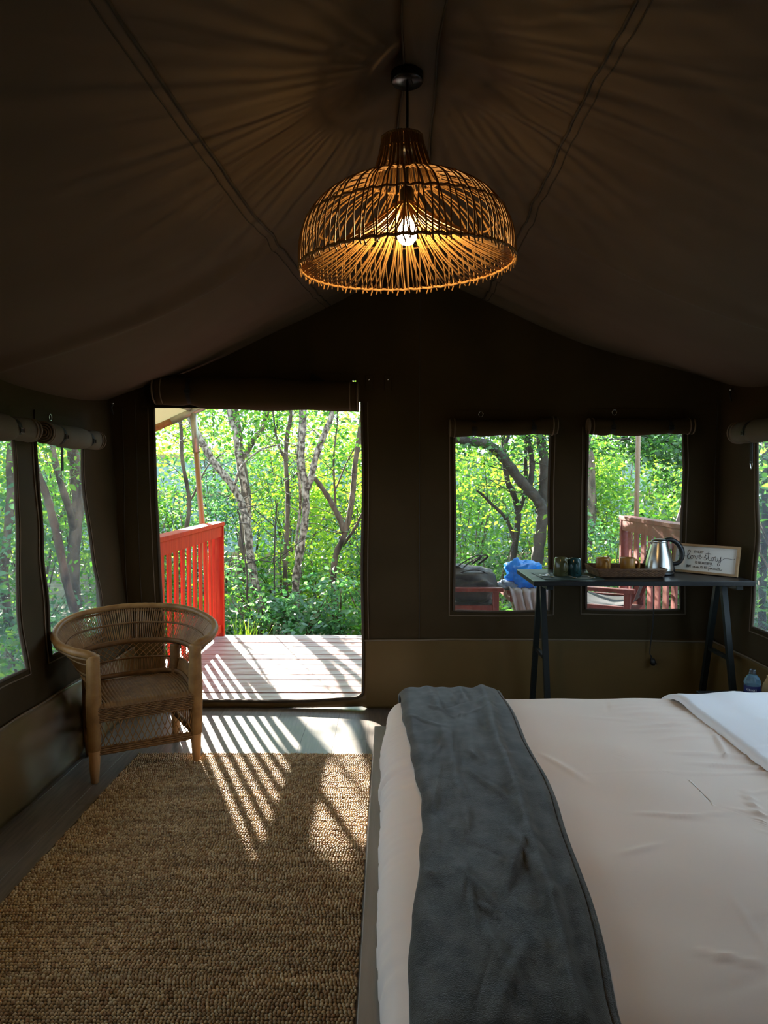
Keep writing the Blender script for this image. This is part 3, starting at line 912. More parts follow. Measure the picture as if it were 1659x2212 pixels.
lt.build('front_lattice', CANE, chair)
st = MB()
for k in range(4):
    pts = [(-0.228 + 0.456 * i / 50, -0.008 + 0.003 * math.sin(i * PI / 2 + k * PI), 0.164 - 0.010 * k) for i in range(51)]
    st.tube(pts, 0.0062, 5)
st.build('front_stretcher', CANE_DARK, chair, True)
bs = MB(); bs.tube([(-0.22, 0.372, 0.22), (0.22, 0.372, 0.22)], 0.015, 8)
bs.build('back_stretcher', CANE_DARK, chair, True)
m = MB()
for i in range(34):
    x = -0.21 + 0.42 * i / 33
    m.tube([(x, 0.375, 0.225), (x, 0.385, 0.36)], 0.0022, 4)
m.build('back_lower_canes', CANE, chair)['kind'] = 'stuff'

# ================================================================== JUTE RUG
def jute():
    m, nt, b = nodes_of('jute')
    N, L = nt.nodes, nt.links
    geo = N.new('ShaderNodeNewGeometry')
    rp = N.new('ShaderNodeValToRGB')
    cols = [(0.20, 0.115, 0.050), (0.40, 0.27, 0.135), (0.54, 0.41, 0.24), (0.29, 0.16, 0.078), (0.50, 0.40, 0.25)]
    while len(rp.color_ramp.elements) < 5: rp.color_ramp.elements.new(0.5)
    for i, c in enumerate(cols):
        rp.color_ramp.elements[i].position = i / 4; rp.color_ramp.elements[i].color = rgba(c)
    L.new(geo.outputs['Random Per Island'], rp.inputs['Fac'])
    tc = N.new('ShaderNodeTexCoord')
    no = N.new('ShaderNodeTexNoise'); no.inputs['Scale'].default_value = 2.2; no.inputs['Detail'].default_value = 3
    mp = N.new('ShaderNodeMapping'); mp.inputs['Scale'].default_value = (1, 6, 1)
    L.new(tc.outputs['Object'], mp.inputs['Vector']); L.new(mp.outputs['Vector'], no.inputs['Vector'])
    hs = N.new('ShaderNodeHueSaturation')
    mr = N.new('ShaderNodeMapRange'); mr.inputs['From Min'].default_value = 0.3; mr.inputs['From Max'].default_value = 0.7; mr.inputs['To Min'].default_value = 0.75; mr.inputs['To Max'].default_value = 1.2
    L.new(no.outputs['Fac'], mr.inputs['Value']); L.new(mr.outputs['Result'], hs.inputs['Value']); L.new(rp.outputs['Color'], hs.inputs['Color'])
    L.new(hs.outputs['Color'], b.inputs['Base Color'])
    b.inputs['Roughness'].default_value = 0.6; b.inputs['Specular IOR Level'].default_value = 0.3
    nb = N.new('ShaderNodeTexNoise'); nb.inputs['Scale'].default_value = 260
    bp = N.new('ShaderNodeBump'); bp.inputs['Strength'].default_value = 0.4; bp.inputs['Distance'].default_value = 0.002
    L.new(tc.outputs['Object'], nb.inputs['Vector']); L.new(nb.outputs['Fac'], bp.inputs['Height']); L.new(bp.outputs['Normal'], b.inputs['Normal'])
    return m
JUTE = jute()
RX0, RX1, RY0, RY1 = -1.285, -0.088, 1.42, 3.56
rug = empty('jute_rug', ((RX0 + RX1) / 2, (RY0 + RY1) / 2, 0)); tag(rug, 'chunky woven natural jute rug on the floor beside the bed', 'rug')
rcx, rcy = rug.location.x, rug.location.y
MB().box(RX0 - rcx, RX1 - rcx, RY0 - rcy, RY1 - rcy, 0.001, 0.007, 0.002).build('backing', pm('rug_backing', (0.06, 0.04, 0.02), rough=0.9), rug)
gg = np.random.default_rng(4)
rows = []
y = RY0
while y < RY1 - 0.006:
    rows.append(y); y += gg.uniform(0.0112, 0.0138)
PX_, PY_, SX_, SY_, SZ_, AN_ = [], [], [], [], [], []
wav = sines(61, 6, 2, 7)
for ri, y in enumerate(rows):
    h = gg.uniform(0.9, 1.12)
    if gg.random() < 0.06: h *= 1.25
    x = RX0 + gg.uniform(0, 0.010)
    wv = wav(np.linspace(RX0, RX1, 120), np.full(120, y))
    while x < RX1 - 0.004:
        w = gg.uniform(0.0092, 0.0125)
        PX_.append(x + w / 2); PY_.append(y + 0.0062 + gg.normal(0, 0.0009) + 0.0025 * wv[min(int((x - RX0) / 0.01), 119)])
        SX_.append(w * 0.53); SY_.append(0.0064 * h * gg.uniform(0.9, 1.1)); SZ_.append(0.0078 * h * gg.uniform(0.75, 1.25)); AN_.append(gg.normal(0.42, 0.15))
        x += w
PX_, PY_, SX_, SY_, SZ_, AN_ = map(np.array, (PX_, PY_, SX_, SY_, SZ_, AN_))
n = len(PX_)
SEG = 6
tpl = []
for (rr, zz) in ((0.80, 0.0), (1.0, 0.42), (0.62, 0.86)):
    for k in range(SEG):
        a = 2 * PI * k / SEG; tpl.append((rr * math.cos(a), rr * math.sin(a), zz))
tpl.append((0, 0, 1.04)); tpl = np.array(tpl); nt_ = len(tpl)
lx = tpl[None, :, 0] * SX_[:, None]; ly = tpl[None, :, 1] * SY_[:, None]
ca, sa = np.cos(AN_)[:, None], np.sin(AN_)[:, None]
V = np.stack([PX_[:, None] + lx * ca - ly * sa - rcx, PY_[:, None] + lx * sa + ly * ca - rcy, 0.005 + tpl[None, :, 2] * SZ_[:, None]], 2)
V[:, :, 0] = np.clip(V[:, :, 0], RX0 - rcx - 0.002, RX1 - rcx + 0.002)
fq = []
for r_ in range(2):
    for k in range(SEG):
        l = (k + 1) % SEG
        fq.append((r_ * SEG + k, r_ * SEG + l, r_ * SEG + SEG + l, r_ * SEG + SEG + k))
for k in range(0, SEG, 2):
    fq.append((2 * SEG + k, 2 * SEG + k + 1, 2 * SEG + (k + 2) % SEG, 3 * SEG))
fq = np.array(fq)
Fq = (fq[None] + (np.arange(n) * nt_)[:, None, None]).reshape(-1, 4)
o = idx_obj('stitches', V.reshape(-1, 3), Fq, JUTE, rug, True); o['kind'] = 'stuff'

# ================================================================== BED
BX0, BX1, BY0, BY1 = -0.068, 2.00, 1.05, 3.29
FZ = 0.25
bed = empty('bed', (BX0, (BY0 + BY1) / 2, 0)); tag(bed, 'low wooden double bed with a grey-brown side rail beside the rug', 'bed')
bl = Vector(bed.location)
def loc(m):
    m.v = [(v[0] - bl.x, v[1] - bl.y, v[2] - bl.z) for v in m.v]; return m
loc(MB().box(BX0, BX0 + 0.055, BY0, BY1, 0.0, FZ, 0.003)).build('foot_rail', BEDWOOD, bed)
loc(MB().box(BX0 + 0.055, BX1 - 0.04, BY1 - 0.05, BY1, 0.06, FZ - 0.004, 0.003)).build('side_rail', BEDWOOD, bed)
loc(MB().box(BX0 + 0.055, BX1 - 0.04, BY0, BY0 + 0.05, 0.06, FZ - 0.004, 0.003)).build('side_rail', BEDWOOD, bed)
loc(MB().box(BX1 - 0.05, BX1 - 0.01, BY0 + 0.0, BY1, 0.0, 0.62, 0.003)).build('headboard', BEDWOOD, bed)
loc(MB().box(BX0 + 0.055, BX1 - 0.05, BY0 + 0.05, BY1 - 0.05, 0.10, 0.16)).build('base', BEDWOOD, bed)
loc(MB().box(BX0 + 0.09, BX1 - 0.06, BY0 + 0.07, BY1 - 0.10, 0.16, 0.36, 0.03)).build('mattress', SHEETW, bed, True)
# duvet: concentric rounded rings, bulging sides
MX0, MX1, MY0, MY1 = -0.018, 1.94, 1.08, 3.215
TOPZ = 0.437
PROF = [(0.035, 0.235), (0.012, 0.262), (0.001, 0.300), (0.000, 0.335), (0.008, 0.368), (0.028, 0.398), (0.060, 0.420), (0.105, 0.433), (0.17, 0.4385)]
pin = np.array([p[0] for p in PROF]); pz = np.array([p[1] for p in PROF])
_d1, _d2, _d3 = sines(71, 8, 2.2, 6), sines(72, 10, 9, 26), sines(73, 10, 34, 80)
def crease(x, y, x0, y0, x1, y1, w, a):
    dx, dy = x1 - x0, y1 - y0
    L2 = dx * dx + dy * dy
    t = np.clip(((x - x0) * dx + (y - y0) * dy) / L2, 0, 1)
    d = np.hypot(x - x0 - t * dx, y - y0 - t * dy)
    return a * np.exp(-(d / w) ** 2) * np.sin(PI * np.clip(t, 0.02, 0.98))
CREASES = []
gc = random.Random(12)
for _ in range(70):
    x = gc.uniform(0.5, 1.9); y = gc.uniform(1.2, 3.0)
    an = gc.choice([gc.gauss(0.1, 0.25), gc.gauss(1.5, 0.35), gc.gauss(-0.3, 0.3)])
    ln = gc.uniform(0.14, 0.42)
    CREASES.append((x, y, x + ln * math.cos(an), y + ln * math.sin(an), gc.uniform(0.006, 0.013), gc.uniform(-0.004, 0.012)))
for k in range(9):     # gathers under the folded sheet
    y = 2.62 + 0.055 * k
    CREASES.append((1.30, y, 0.98 - 0.1 * gc.random(), y + gc.uniform(-0.05, 0.03), 0.013, 0.0075))
CREASES += [(1.4, 2.42, 0.95, 2.46, 0.010, 0.010), (1.4, 2.33, 0.98, 2.37, 0.010, 0.009), (1.95, 1.95, 1.05, 2.02, 0.010, 0.010), (1.0, 2.05, 1.35, 1.80, 0.012, 0.008), (1.35, 1.72, 1.95, 1.86, 0.012, 0.010), (1.3, 1.55, 1.9, 1.62, 0.012, 0.009), (0.60, 2.28, 1.9, 2.30, 0.006, 0.003)]
def duvet_disp(x, y):
    dl = x - MX0
    d = 0.009 * _d1(x, y) + 0.0036 * _d2(x, y)
    # pleats along the foot edge
    m = np.exp(-((dl - 0.02) / 0.12) ** 2)
    ypl = (0.25 + 1.0 * np.exp(-((y - 2.35) / 0.33) ** 2)) * np.clip(0.6 + 0.6 * np.sin(9.3 * y + 1) * np.sin(5.1 * y), 0.1, 1.2)
    d = d + m * ypl * (0.0075 * np.sin(64 * y + 14 * x + 2.0 * np.sin(5 * y)) + 0.0075 * np.sin(128 * y + 40 * x + 3 * np.sin(7 * y)))
    for c in CREASES:
        d = d + crease(x, y, *c)
    return d
def top_z(x, y, k=0.7):
    x = np.asarray(x, float); y = np.asarray(y, float)
    d = np.minimum.reduce([x - MX0, MX1 - x, y - MY0, MY1 - y])
    z = np.interp(np.clip(d, 0, 0.5), [0.0, 0.008, 0.028, 0.060, 0.105, 0.17, 0.5], [0.335, 0.368, 0.398, 0.420, 0.433, 0.4385, 0.446])
    return z + (k * duvet_disp(x, y) if k else 0)
insets = [(p[0], p[1]) for p in PROF[:5]]
fine = list(np.interp(np.linspace(0, 1, 14), np.linspace(0, 1, 5), pin[4:])) + list(np.linspace(0.185, 1.0, 60))
NP = 720
ha, hb, mcx, mcy = (MX1 - MX0) / 2, (MY1 - MY0) / 2, (MX0 + MX1) / 2, (MY0 + MY1) / 2
per = []
tot = 4 * (ha + hb)
for i in range(NP):
    s = tot * i / NP
    if s < 2 * ha: per.append((-1 + s / ha, -1.0))
    elif s < 2 * ha + 2 * hb: per.append((1.0, -1 + (s - 2 * ha) / hb))
    elif s < 4 * ha + 2 * hb: per.append((1 - (s - 2 * ha - 2 * hb) / ha, 1.0))
    else: per.append((-1.0, 1 - (s - 4 * ha - 2 * hb) / hb))
per = np.array(per)
rings = []
for ins, z in insets[:4]:
    rings.append((ins, z))
allr = [(a, b) for a, b in rings] + [(f, float(np.interp(f, [0.008, 0.028, 0.060, 0.105, 0.17, 0.5], [0.368, 0.398, 0.420, 0.433, 0.4385, 0.446]))) for f in fine]
Vd = []
for ri, (ins, z) in enumerate(allr):
    a, b_ = max(ha - ins, 0.001), max(hb - ins, 0.001)
    r = max(0.11 - ins * 0.4, 0.0) if ins < 0.27 else 0.0
    x, y = per[:, 0] * a, per[:, 1] * b_
    # round the corners
    cx, cy = np.sign(x) * (a - r), np.sign(y) * (b_ - r)
    inc = (np.abs(x) > a - r) & (np.abs(y) > b_ - r) & (r > 0)
    dx, dy = x - cx, y - cy
    dd = np.hypot(dx, dy) + 1e-9
    mxd = np.maximum(np.abs(dx), np.abs(dy))
    x = np.where(inc, cx + dx / dd * mxd, x); y = np.where(inc, cy + dy / dd * mxd, y)
    X, Y = x + mcx, y + mcy
    disp = duvet_disp(X, Y)
    side_w = 1.0 if ri < 4 else max(0.0, 1 - (ins - 0.008) / 0.1)
    nx = np.where(np.abs(per[:, 0]) >= 0.999, np.sign(per[:, 0]), 0); ny = np.where(np.abs(per[:, 1]) >= 0.999, np.sign(per[:, 1]), 0)
    low = 0.25 if ri == 0 else 1.0
    Vd.append(np.stack([X + nx * disp * side_w * low, Y + ny * disp * side_w * low, z + disp * (1 - side_w) * 0.95], 1))
nr = len(Vd)
Vd = np.concatenate(Vd)
Fd = []
i = np.arange(NP); j = (i + 1) % NP
for r_ in range(nr - 1):
    Fd.append(np.stack([r_ * NP + i, r_ * NP + j, (r_ + 1) * NP + j, (r_ + 1) * NP + i], 1))
duvet = idx_obj('duvet', Vd, np.concatenate(Fd), SHEET, None, True)
tag(duvet, 'smooth cream-white duvet covering the bed', 'duvet')
# folded-back sheet at the head
_s1, _s2 = sines(81, 8, 2.5, 7), sines(82, 8, 12, 40, (1.0, 0.25))
def fold_fn(U, V):
    x = 1.235 + 0.70 * U + 0.012 * np.sin(3 * V)
    y = 1.10 + 2.10 * V
    e = np.clip(U / 0.035, 0, 1)
    z = top_z(np.clip(x, 1.2, 1.80), np.clip(y, 1.16, 3.10)) + 0.003 + 0.026 * np.sqrt(1 - (1 - e) ** 2) + 0.008 * _s1(x, y) * np.clip(U * 4, 0, 1) + 0.0025 * _s2(x, y)
    z = z - 0.0025 * np.exp(-((U - 0.085) / 0.006) ** 2)
    over = np.clip((y - 3.02) / 0.18, 0, 1)
    z = z - 0.05 * over ** 2.2 + 0.012 * np.exp(-((y - 2.98) / 0.08) ** 2)
    return np.stack([x, y, z], 1)
sheet = cloth('folded_sheet', np.concatenate([np.linspace(0, 0.05, 12), np.linspace(0.06, 1, 60)]), np.linspace(0, 1, 120), fold_fn, SHEETW, None)
tag(sheet, 'white top sheet folded back over the duvet at the bed head', 'sheet')
# plush throw across the foot
LE = [(0.90, 0.045), (1.25, 0.045), (1.51, 0.055), (1.70, 0.082), (1.86, 0.098), (2.05, 0.100), (2.23, 0.092), (2.55, 0.078), (2.94, 0.060), (3.3, 0.05)]
RE = [(0.90, 0.375), (1.25, 0.390), (1.51, 0.425), (1.71, 0.447), (2.05, 0.468), (2.23, 0.474), (2.60, 0.480), (3.06, 0.486), (3.3, 0.49)]
TCR = []
for _ in range(46):
    y = gc.uniform(1.15, 3.0); x = gc.uniform(0.10, 0.44); an = PI / 2 + gc.gauss(0, 0.35); ln = gc.uniform(0.08, 0.34)
    TCR.append((x, y, x + ln * math.cos(an), y + ln * math.sin(an), gc.uniform(0.006, 0.013), gc.choice([1, 1, -0.35]) * gc.uniform(0.004, 0.008)))
_t1, _t2, _t3 = sines(91, 8, 3, 9, (1.0, 0.5)), sines(92, 12, 16, 44, (1.0, 0.22)), sines(93, 14, 55, 130, (1.0, 0.35))
def throw_fn(U, V):
    s = 1.09 + V * 2.32                                   # length along the throw
    # path over the far edge of the bed
    ye = 3.12
    y = np.where(s < ye, s, ye + 0.105 * np.sin(np.clip((s - ye) / 0.13, 0, PI / 2)))
    dz = np.where(s < ye, 0, np.where(s - ye < 0.13 * PI / 2, 0.105 * (1 - np.cos(np.clip((s - ye) / 0.13, 0, PI / 2))), 0.105 + (s - ye - 0.13 * PI / 2)))
    l = np.interp(s, [p[0] for p in LE], [p[1] for p in LE]) + 0.003 * np.sin(13 * s) + 0.002 * np.sin(31 * s)
    r = np.interp(s, [p[0] for p in RE], [p[1] for p in RE]) + 0.005 * np.sin(9 * s + 1)
    x = l + (r - l) * U
    base = top_z(x, np.minimum(y, 3.06), 0) + 0.006 + 0.004 * _d1(x, y)
    fold = 0.006 * _t1(x, s) + 0.0035 * np.abs(_t2(x + 0.05 * np.sin(3 * s), s)) + 0.0014 * _t3(x, s)
    fold = fold + 0.014 * np.exp(-((U - 0.82 - 0.06 * np.sin(2.2 * s)) / 0.05) ** 2) + 0.009 * np.exp(-((U - 0.28 - 0.07 * np.sin(3 * s)) / 0.05) ** 2) * np.clip((s - 1.8) / 0.3, 0, 1)
    for c in TCR:
        fold = fold + crease(x, s, *c)
    fold = np.maximum(fold, -0.008)
    e = np.minimum(U, 1 - U)
    z = base + 0.012 + (0.010 + fold) * np.sqrt(np.clip(e / 0.05, 0, 1)) - dz * (1 + 0.05 * np.sin(20 * x))
    return np.stack([x, y + np.where(s > ye, 0.02, 0), z], 1)
throw = cloth('throw_blanket', np.linspace(0, 1, 90), np.linspace(0, 1, 420), throw_fn, THROW, None)
md = throw.modifiers.new('thickness', 'SOLIDIFY'); md.thickness = 0.009; md.offset = 1
tag(throw, 'slate grey plush throw laid across the foot of the bed', 'blanket')
hemP = throw_fn(np.full(200, 0.995), np.linspace(0.0, 0.9, 200)); hemP[:, 0] += 0.012; hemP[:, 2] -= 0.004
MB().tube([tuple(p) for p in hemP], 0.009, 7).build('hem', THROW, throw, True)
hemP = throw_fn(np.full(200, 0.99), np.linspace(0.0, 0.9, 200)); hemP[:, 0] += 0.022; hemP[:, 2] -= 0.012
MB().tube([tuple(p) for p in hemP], 0.007, 7).build('hem', THROW, throw, True)

# ================================================================== TRESTLE TABLE AND WHAT STANDS ON IT
TZ = 0.868
TX0, TX1, TY0, TY1 = 0.775, 1.955, 3.765, 4.275
table = empty('trestle_table', ((TX0 + TX1) / 2, (TY0 + TY1) / 2, 0)); tag(table, 'narrow black-topped trestle table against the gable wall', 'table')
tl = Vector(table.location)
def tb(m):
    m.v = [(v[0] - tl.x, v[1] - tl.y, v[2]) for v in m.v]; return m
tb(MB().box(TX0, TX1, TY0, TY1, TZ - 0.026, TZ, 0.002)).build('table_top', BLACKTOP, table)
ym = (TY0 + TY1) / 2
for x in (0.868, 1.885):
    for y0, y1 in ((ym - 0.03, TY0 + 0.02), (ym + 0.03, TY1 - 0.02)):
        tb(MB().beam((x, y0, TZ - 0.026), (x, y1, 0.0), 0.030, 0.030, up=(1, 0, 0))).build('leg', LEGSTEEL, table)
    tb(MB().box(x - 0.018, x + 0.018, TY0 + 0.03, TY1 - 0.03, TZ - 0.050, TZ - 0.026)).build('trestle_rail', LEGSTEEL, table)
    tb(MB().beam((x, ym - 0.115, 0.42), (x, ym + 0.115, 0.42), 0.02, 0.02)).build('cross_bar', LEGSTEEL, table)

def mug(name, pos, r0, r1, h, mat, label, group, handle, flip=False, hr=0.028):
    e = empty(name, tuple(pos)); tag(e, label, 'mug', group)
    t = 0.004
    if not flip:
        prof = [(r0 - 0.004, 0.0), (r0, 0.004), (r1, h - 0.003), (r1 - t / 2, h), (r1 - t, h - 0.003), (r0 - t, 0.008), (0.002, 0.007)]
    else:
        prof = [(r1 - 0.003, 0.0), (r1, 0.003), (r0, h - 0.008), (r0 - 0.006, h - 0.001), (r0 - 0.010, h), (r0 - 0.013, h - 0.004), (0.002, h - 0.005)]
    MB().lathe(prof, 28, capb=False, capt=False).build('body', mat, e, True)
    a = handle
    d = Vector((math.cos(a), math.sin(a), 0))
    rm = (r0 + r1) / 2
    zc = h * 0.5
    pts = [d * (rm - 0.003) + Vector((0, 0, zc + hr)), d * (rm + 0.014) + Vector((0, 0, zc + hr + 0.001)), d * (rm + 0.026) + Vector((0, 0, zc + hr * 0.5)), d * (rm + 0.026) + Vector((0, 0, zc - hr * 0.5)), d * (rm + 0.014) + Vector((0, 0, zc - hr)), d * (rm - 0.003) + Vector((0, 0, zc - hr))]
    MB().tube(spline(pts, 5), 0.0065, 8).build('handle', mat, e, True)
    return e
OCHRE = pm('ochre_glaze', (0.27, 0.125, 0.018), (0.31, 0.15, 0.024), scale=10, rough=0.35)
OLIVE = pm('olive_glaze', (0.055, 0.058, 0.022), (0.10, 0.10, 0.045), scale=25, stretch=(1, 1, 0.2), rough=0.18)
TEAL = pm('teal_glaze', (0.010, 0.035, 0.036), (0.025, 0.07, 0.07), scale=25, stretch=(1, 1, 0.2), rough=0.18)
TRAYC = pm('tray_wicker', (0.075, 0.032, 0.012), (0.16, 0.08, 0.032), scale=40, rough=0.55)

# place mat
A_, B_, C_, D_ = (0.845, 3.815), (1.165, 3.815), (1.165, 4.10), (0.825, 4.10)
pmat = mesh_obj('place_mat', [(p[0], p[1], TZ + z) for z in (0.0003, 0.0035) for p in (A_, B_, C_, D_)], [(3, 2, 1, 0), (4, 5, 6, 7), (0, 1, 5, 4), (1, 2, 6, 5), (2, 3, 7, 6), (3, 0, 4, 7)], pm('green_mat', (0.020, 0.045, 0.038), (0.030, 0.060, 0.05), scale=40, rough=0.55, bump=0.3, bscale=300))
tag(pmat, 'dark green place mat under the upturned mugs', 'place mat')
p = at_z(1206, 1240, TZ + 0.0037); mug('coffee_mug', (p.x, 3.97, TZ + 0.0037), 0.037, 0.043, 0.104, OLIVE, 'olive green glazed mug standing upside down on the table', 'upturned glazed mugs', math.radians(-75), flip=True)
x2 = at_y(1241, 1200, 3.965).x; mug('coffee_mug', (x2, 3.965, TZ + 0.0037), 0.035, 0.041, 0.101, TEAL, 'dark teal glazed mug standing upside down beside the wicker tray', 'upturned glazed mugs', math.radians(-85), flip=True)
# spoons and foil sachets
def spoon(x, y, a, label, z=TZ + 0.0037):
    e = empty('teaspoon', (x, y, z), a); tag(e, label, 'spoon', 'teaspoons on the place mat')
    vv, ff = [], []
    for i in range(5):
        for k in range(10):
            an = 2 * PI * k / 10; q = i / 4
            vv.append((0.016 * q * math.cos(an), 0.010 * q * math.sin(an), 0.0012 + 0.005 * q * q))
    for i in range(4):
        for k in range(10):
            ff.append((i * 10 + k, i * 10 + (k + 1) % 10, i * 10 + 10 + (k + 1) % 10, i * 10 + 10 + k))
    o = mesh_obj('bowl', vv, ff, STEEL, e, True); md = o.modifiers.new('t', 'SOLIDIFY'); md.thickness = 0.001
    MB().tube([(0.015, 0, 0.006), (0.04, 0, 0.009), (0.085, 0, 0.004), (0.11, 0, 0.0035)], [0.0016, 0.0018, 0.0026, 0.003], 6, flat=0.6).build('handle', STEEL, e, True)
spoon(0.895, 3.87, 2.7, 'steel teaspoon lying nearest the table end')
spoon(1.010, 3.845, 1.9, 'steel teaspoon in front of the olive mug')
spoon(1.110, 3.845, 2.0, 'steel teaspoon in front of the teal mug')
FOIL = pm('foil', (0.60, 0.60, 0.60), (0.8, 0.8, 0.8), scale=60, rough=0.3, metallic=0.8, bump=0.6, bscale=90)
for i, (x, y, a) in enumerate(((0.862, 3.93, 0.3), (0.888, 3.945, 1.1))):
    n = 7
    us = np.linspace(-0.020, 0.020, n)
    ff = sines(300 + i, 5, 90, 200)
    o = cloth('sugar_sachet', us, us * 0.7, lambda U, V: np.stack([U, V, 0.006 + 0.004 * np.abs(ff(U, V))], 1), FOIL, None, thick=0.003)
    o.location = (x, y, TZ + 0.002); o.rotation_euler = (0, 0, a)
    tag(o, 'crumpled foil sachet on the place mat corner' if i == 0 else 'crumpled foil sachet beside the olive mug', 'sachet', 'foil sachets on the mat')
# wicker tray
tx0, tx1, ty0, ty1 = 1.165, 1.515, 3.90, 4.13
tray = empty('wicker_tray', ((tx0 + tx1) / 2, (ty0 + ty1) / 2, TZ)); tag(tray, 'rectangular brown wicker tray holding the ochre mugs', 'tray')
hx, hy = (tx1 - tx0) / 2, (ty1 - ty0) / 2
MB().box(-hx + 0.012, hx - 0.012, -hy + 0.012, hy - 0.012, 0.001, 0.008).build('base', TRAYC, tray)
m = MB()
for k in range(7):
    z = 0.006 + 0.0062 * k
    o_ = 0.0020 * k
    pts = []
    cs = [(-hx - o_, -hy - o_), (hx + o_, -hy - o_), (hx + o_, hy + o_), (-hx - o_, hy + o_)]
    for c0, c1 in zip(cs, cs[1:] + cs[:1]):
        L_ = math.hypot(c1[0] - c0[0], c1[1] - c0[1]); n = int(L_ / 0.0075)
        nx, ny = (c1[1] - c0[1]) / L_, -(c1[0] - c0[0]) / L_
        for i in range(n):
            t = i / n; w = 0.0028 * math.sin(i * PI / 1.5 + k * PI)
            pts.append((c0[0] + (c1[0] - c0[0]) * t + nx * w, c0[1] + (c1[1] - c0[1]) * t + ny * w, z))
    m.tube(pts, 0.0040, 5, closed=True)
m.build('woven_wall', TRAYC, tray, True)
rp_ = [(-hx - 0.014, -hy - 0.014, 0.049), (hx + 0.014, -hy - 0.014, 0.049), (hx + 0.014, hy + 0.014, 0.049), (-hx - 0.014, hy + 0.014, 0.049)]
MB().tube(rp_, 0.005, 6, closed=True).build('rim', TRAYC, tray, True)
SAUCER = pm('saucer_glaze', (0.30, 0.15, 0.035), (0.34, 0.18, 0.05), scale=10, rough=0.35)
for px, yy, lab, a, lab2 in ((1303, 4.005, 'ochre mug with its handle towards the bed, nearer the upturned mugs', math.radians(-82), 'ochre saucer under the mug nearer the upturned mugs'), (1356, 4.005, 'ochre mug with its handle pointing to the kettle', math.radians(8), 'ochre saucer under the mug nearer the kettle')):
    x = at_y(px, 1210, yy).x
    sa = MB().lathe([(0.03, 0), (0.036, 0.002), (0.060, 0.010), (0.062, 0.012), (0.058, 0.012), (0.034, 0.005), (0.002, 0.005)], 28, capb=True, capt=False).build('saucer', SAUCER, None, True)
    sa.location = (x, yy, TZ + 0.0083); tag(sa, lab2, 'saucer', 'ochre saucers on the tray')
    mug('tea_mug', (x, yy, TZ + 0.0138), 0.0405, 0.0415, 0.088, OCHRE, lab, 'ochre mugs on the tray', a)
for i, (x, y, a) in enumerate(((1.335, 3.945, 0.6), (1.45, 4.06, 2.2), (1.47, 4.02, 0.4), (1.215, 3.95, 1.0))):
    n = 7; us = np.linspace(-0.022, 0.022, n); ff = sines(310 + i, 5, 90, 200)
    o = cloth('sugar_sachet', us, us * 0.6, lambda U, V: np.stack([U, V, 0.004 + 0.005 * np.abs(ff(U, V))], 1), FOIL, None, thick=0.003)
    o.location = (x, y, TZ + (0.012 if i else 0.020)); o.rotation_euler = (0.2, 0, a)
    tag(o, ['crumpled foil sachet between the two ochre mugs', 'crumpled foil sachet at the back of the tray by the kettle', 'crumpled foil sachet in the tray beside the kettle-side mug', 'crumpled foil sachet in the tray corner by the teal mug'][i], 'sachet', 'foil sachets in the tray')
# kettle
kx = at_y(1424, 1200, 4.06).x
kettle = empty('electric_kettle', (kx, 4.06, TZ)); tag(kettle, 'brushed steel electric kettle with a black handle', 'kettle')
KH = 0.205
MB().lathe([(0.050, 0.0), (0.082, 0.001), (0.083, 0.010), (0.079, 0.020)], 36).build('base', BLACK, kettle, True)
MB().lathe([(0.077, 0.020), (0.0775, 0.028), (0.076, 0.05), (0.070, 0.085), (0.061, 0.120), (0.051, 0.155), (0.045, 0.180), (0.0435, 0.190)], 48).build('body', BRUSHED, kettle, True)
lid = MB().lathe([(0.044, 0.189), (0.045, 0.194), (0.040, 0.200), (0.020, 0.204), (0.002, 0.205)], 36).build('lid', BLACK, kettle, True)
MB().lathe([(0.0455, 0.186), (0.0465, 0.190), (0.0445, 0.194)], 36, capb=False, capt=False).build('lid_ring', STEEL, lid, True)
m = MB()
sp = [(-0.040, -0.012, 0.165), (-0.040, 0.012, 0.165), (-0.062, 0.004, 0.187), (-0.062, -0.004, 0.187), (-0.040, -0.014, 0.188), (-0.040, 0.014, 0.188)]
m.add(sp, [(0, 1, 2, 3), (0, 3, 4), (1, 5, 2), (2, 5, 4, 3)])
m.build('spout', BRUSHED, kettle)
hp = spline([(0.030, 0, 0.196), (0.060, 0, 0.200), (0.098, -0.004, 0.180), (0.124, -0.006, 0.140), (0.126, -0.006, 0.100), (0.108, -0.004, 0.068), (0.072, 0, 0.060)], 8)
MB().tube(hp, [0.014 + 0.004 * math.sin(PI * i / (len(hp) - 1)) for i in range(len(hp))], 10, flat=0.85).build('handle', BLACK, kettle, True)
MB().tube([(0.066, 0, 0.075), (0.074, 0, 0.04), (0.082, 0, 0.012)], [0.012, 0.014, 0.013], 8).build('heel', BLACK, kettle, True)
# kettle lead hanging behind the table
c0 = at_y(1411, 1262, 4.295); c1 = at_y(1411, 1340, 4.293); c2 = at_y(1404, 1405, 4.292); pl = at_y(1409, 1428, 4.288)
lead = empty('power_lead', tuple(pl)); tag(lead, 'black kettle lead with a plug dangling behind the table', 'power lead')
lo = lambda v: tuple(Vector(v) - pl)
MB().tube(spline([lo((kx, 4.15, TZ + 0.006)), lo((kx + 0.01, 4.24, TZ + 0.006)), lo((kx, 4.290, TZ - 0.002)), lo(c0), lo(c1), lo(c2), lo(pl + Vector((-0.006, 0, 0.03)))], 8), 0.0036, 6).build('cable', BLACK, lead, True)
MB().tube([(-0.008, 0, 0.036), (-0.004, 0, 0.018), (0.0, 0, 0.012), (0.004, -0.002, -0.012), (0.006, -0.004, -0.026)], [0.005, 0.008, 0.020, 0.025, 0.016], 12, flat=0.7).build('plug', BLACK, lead, True)
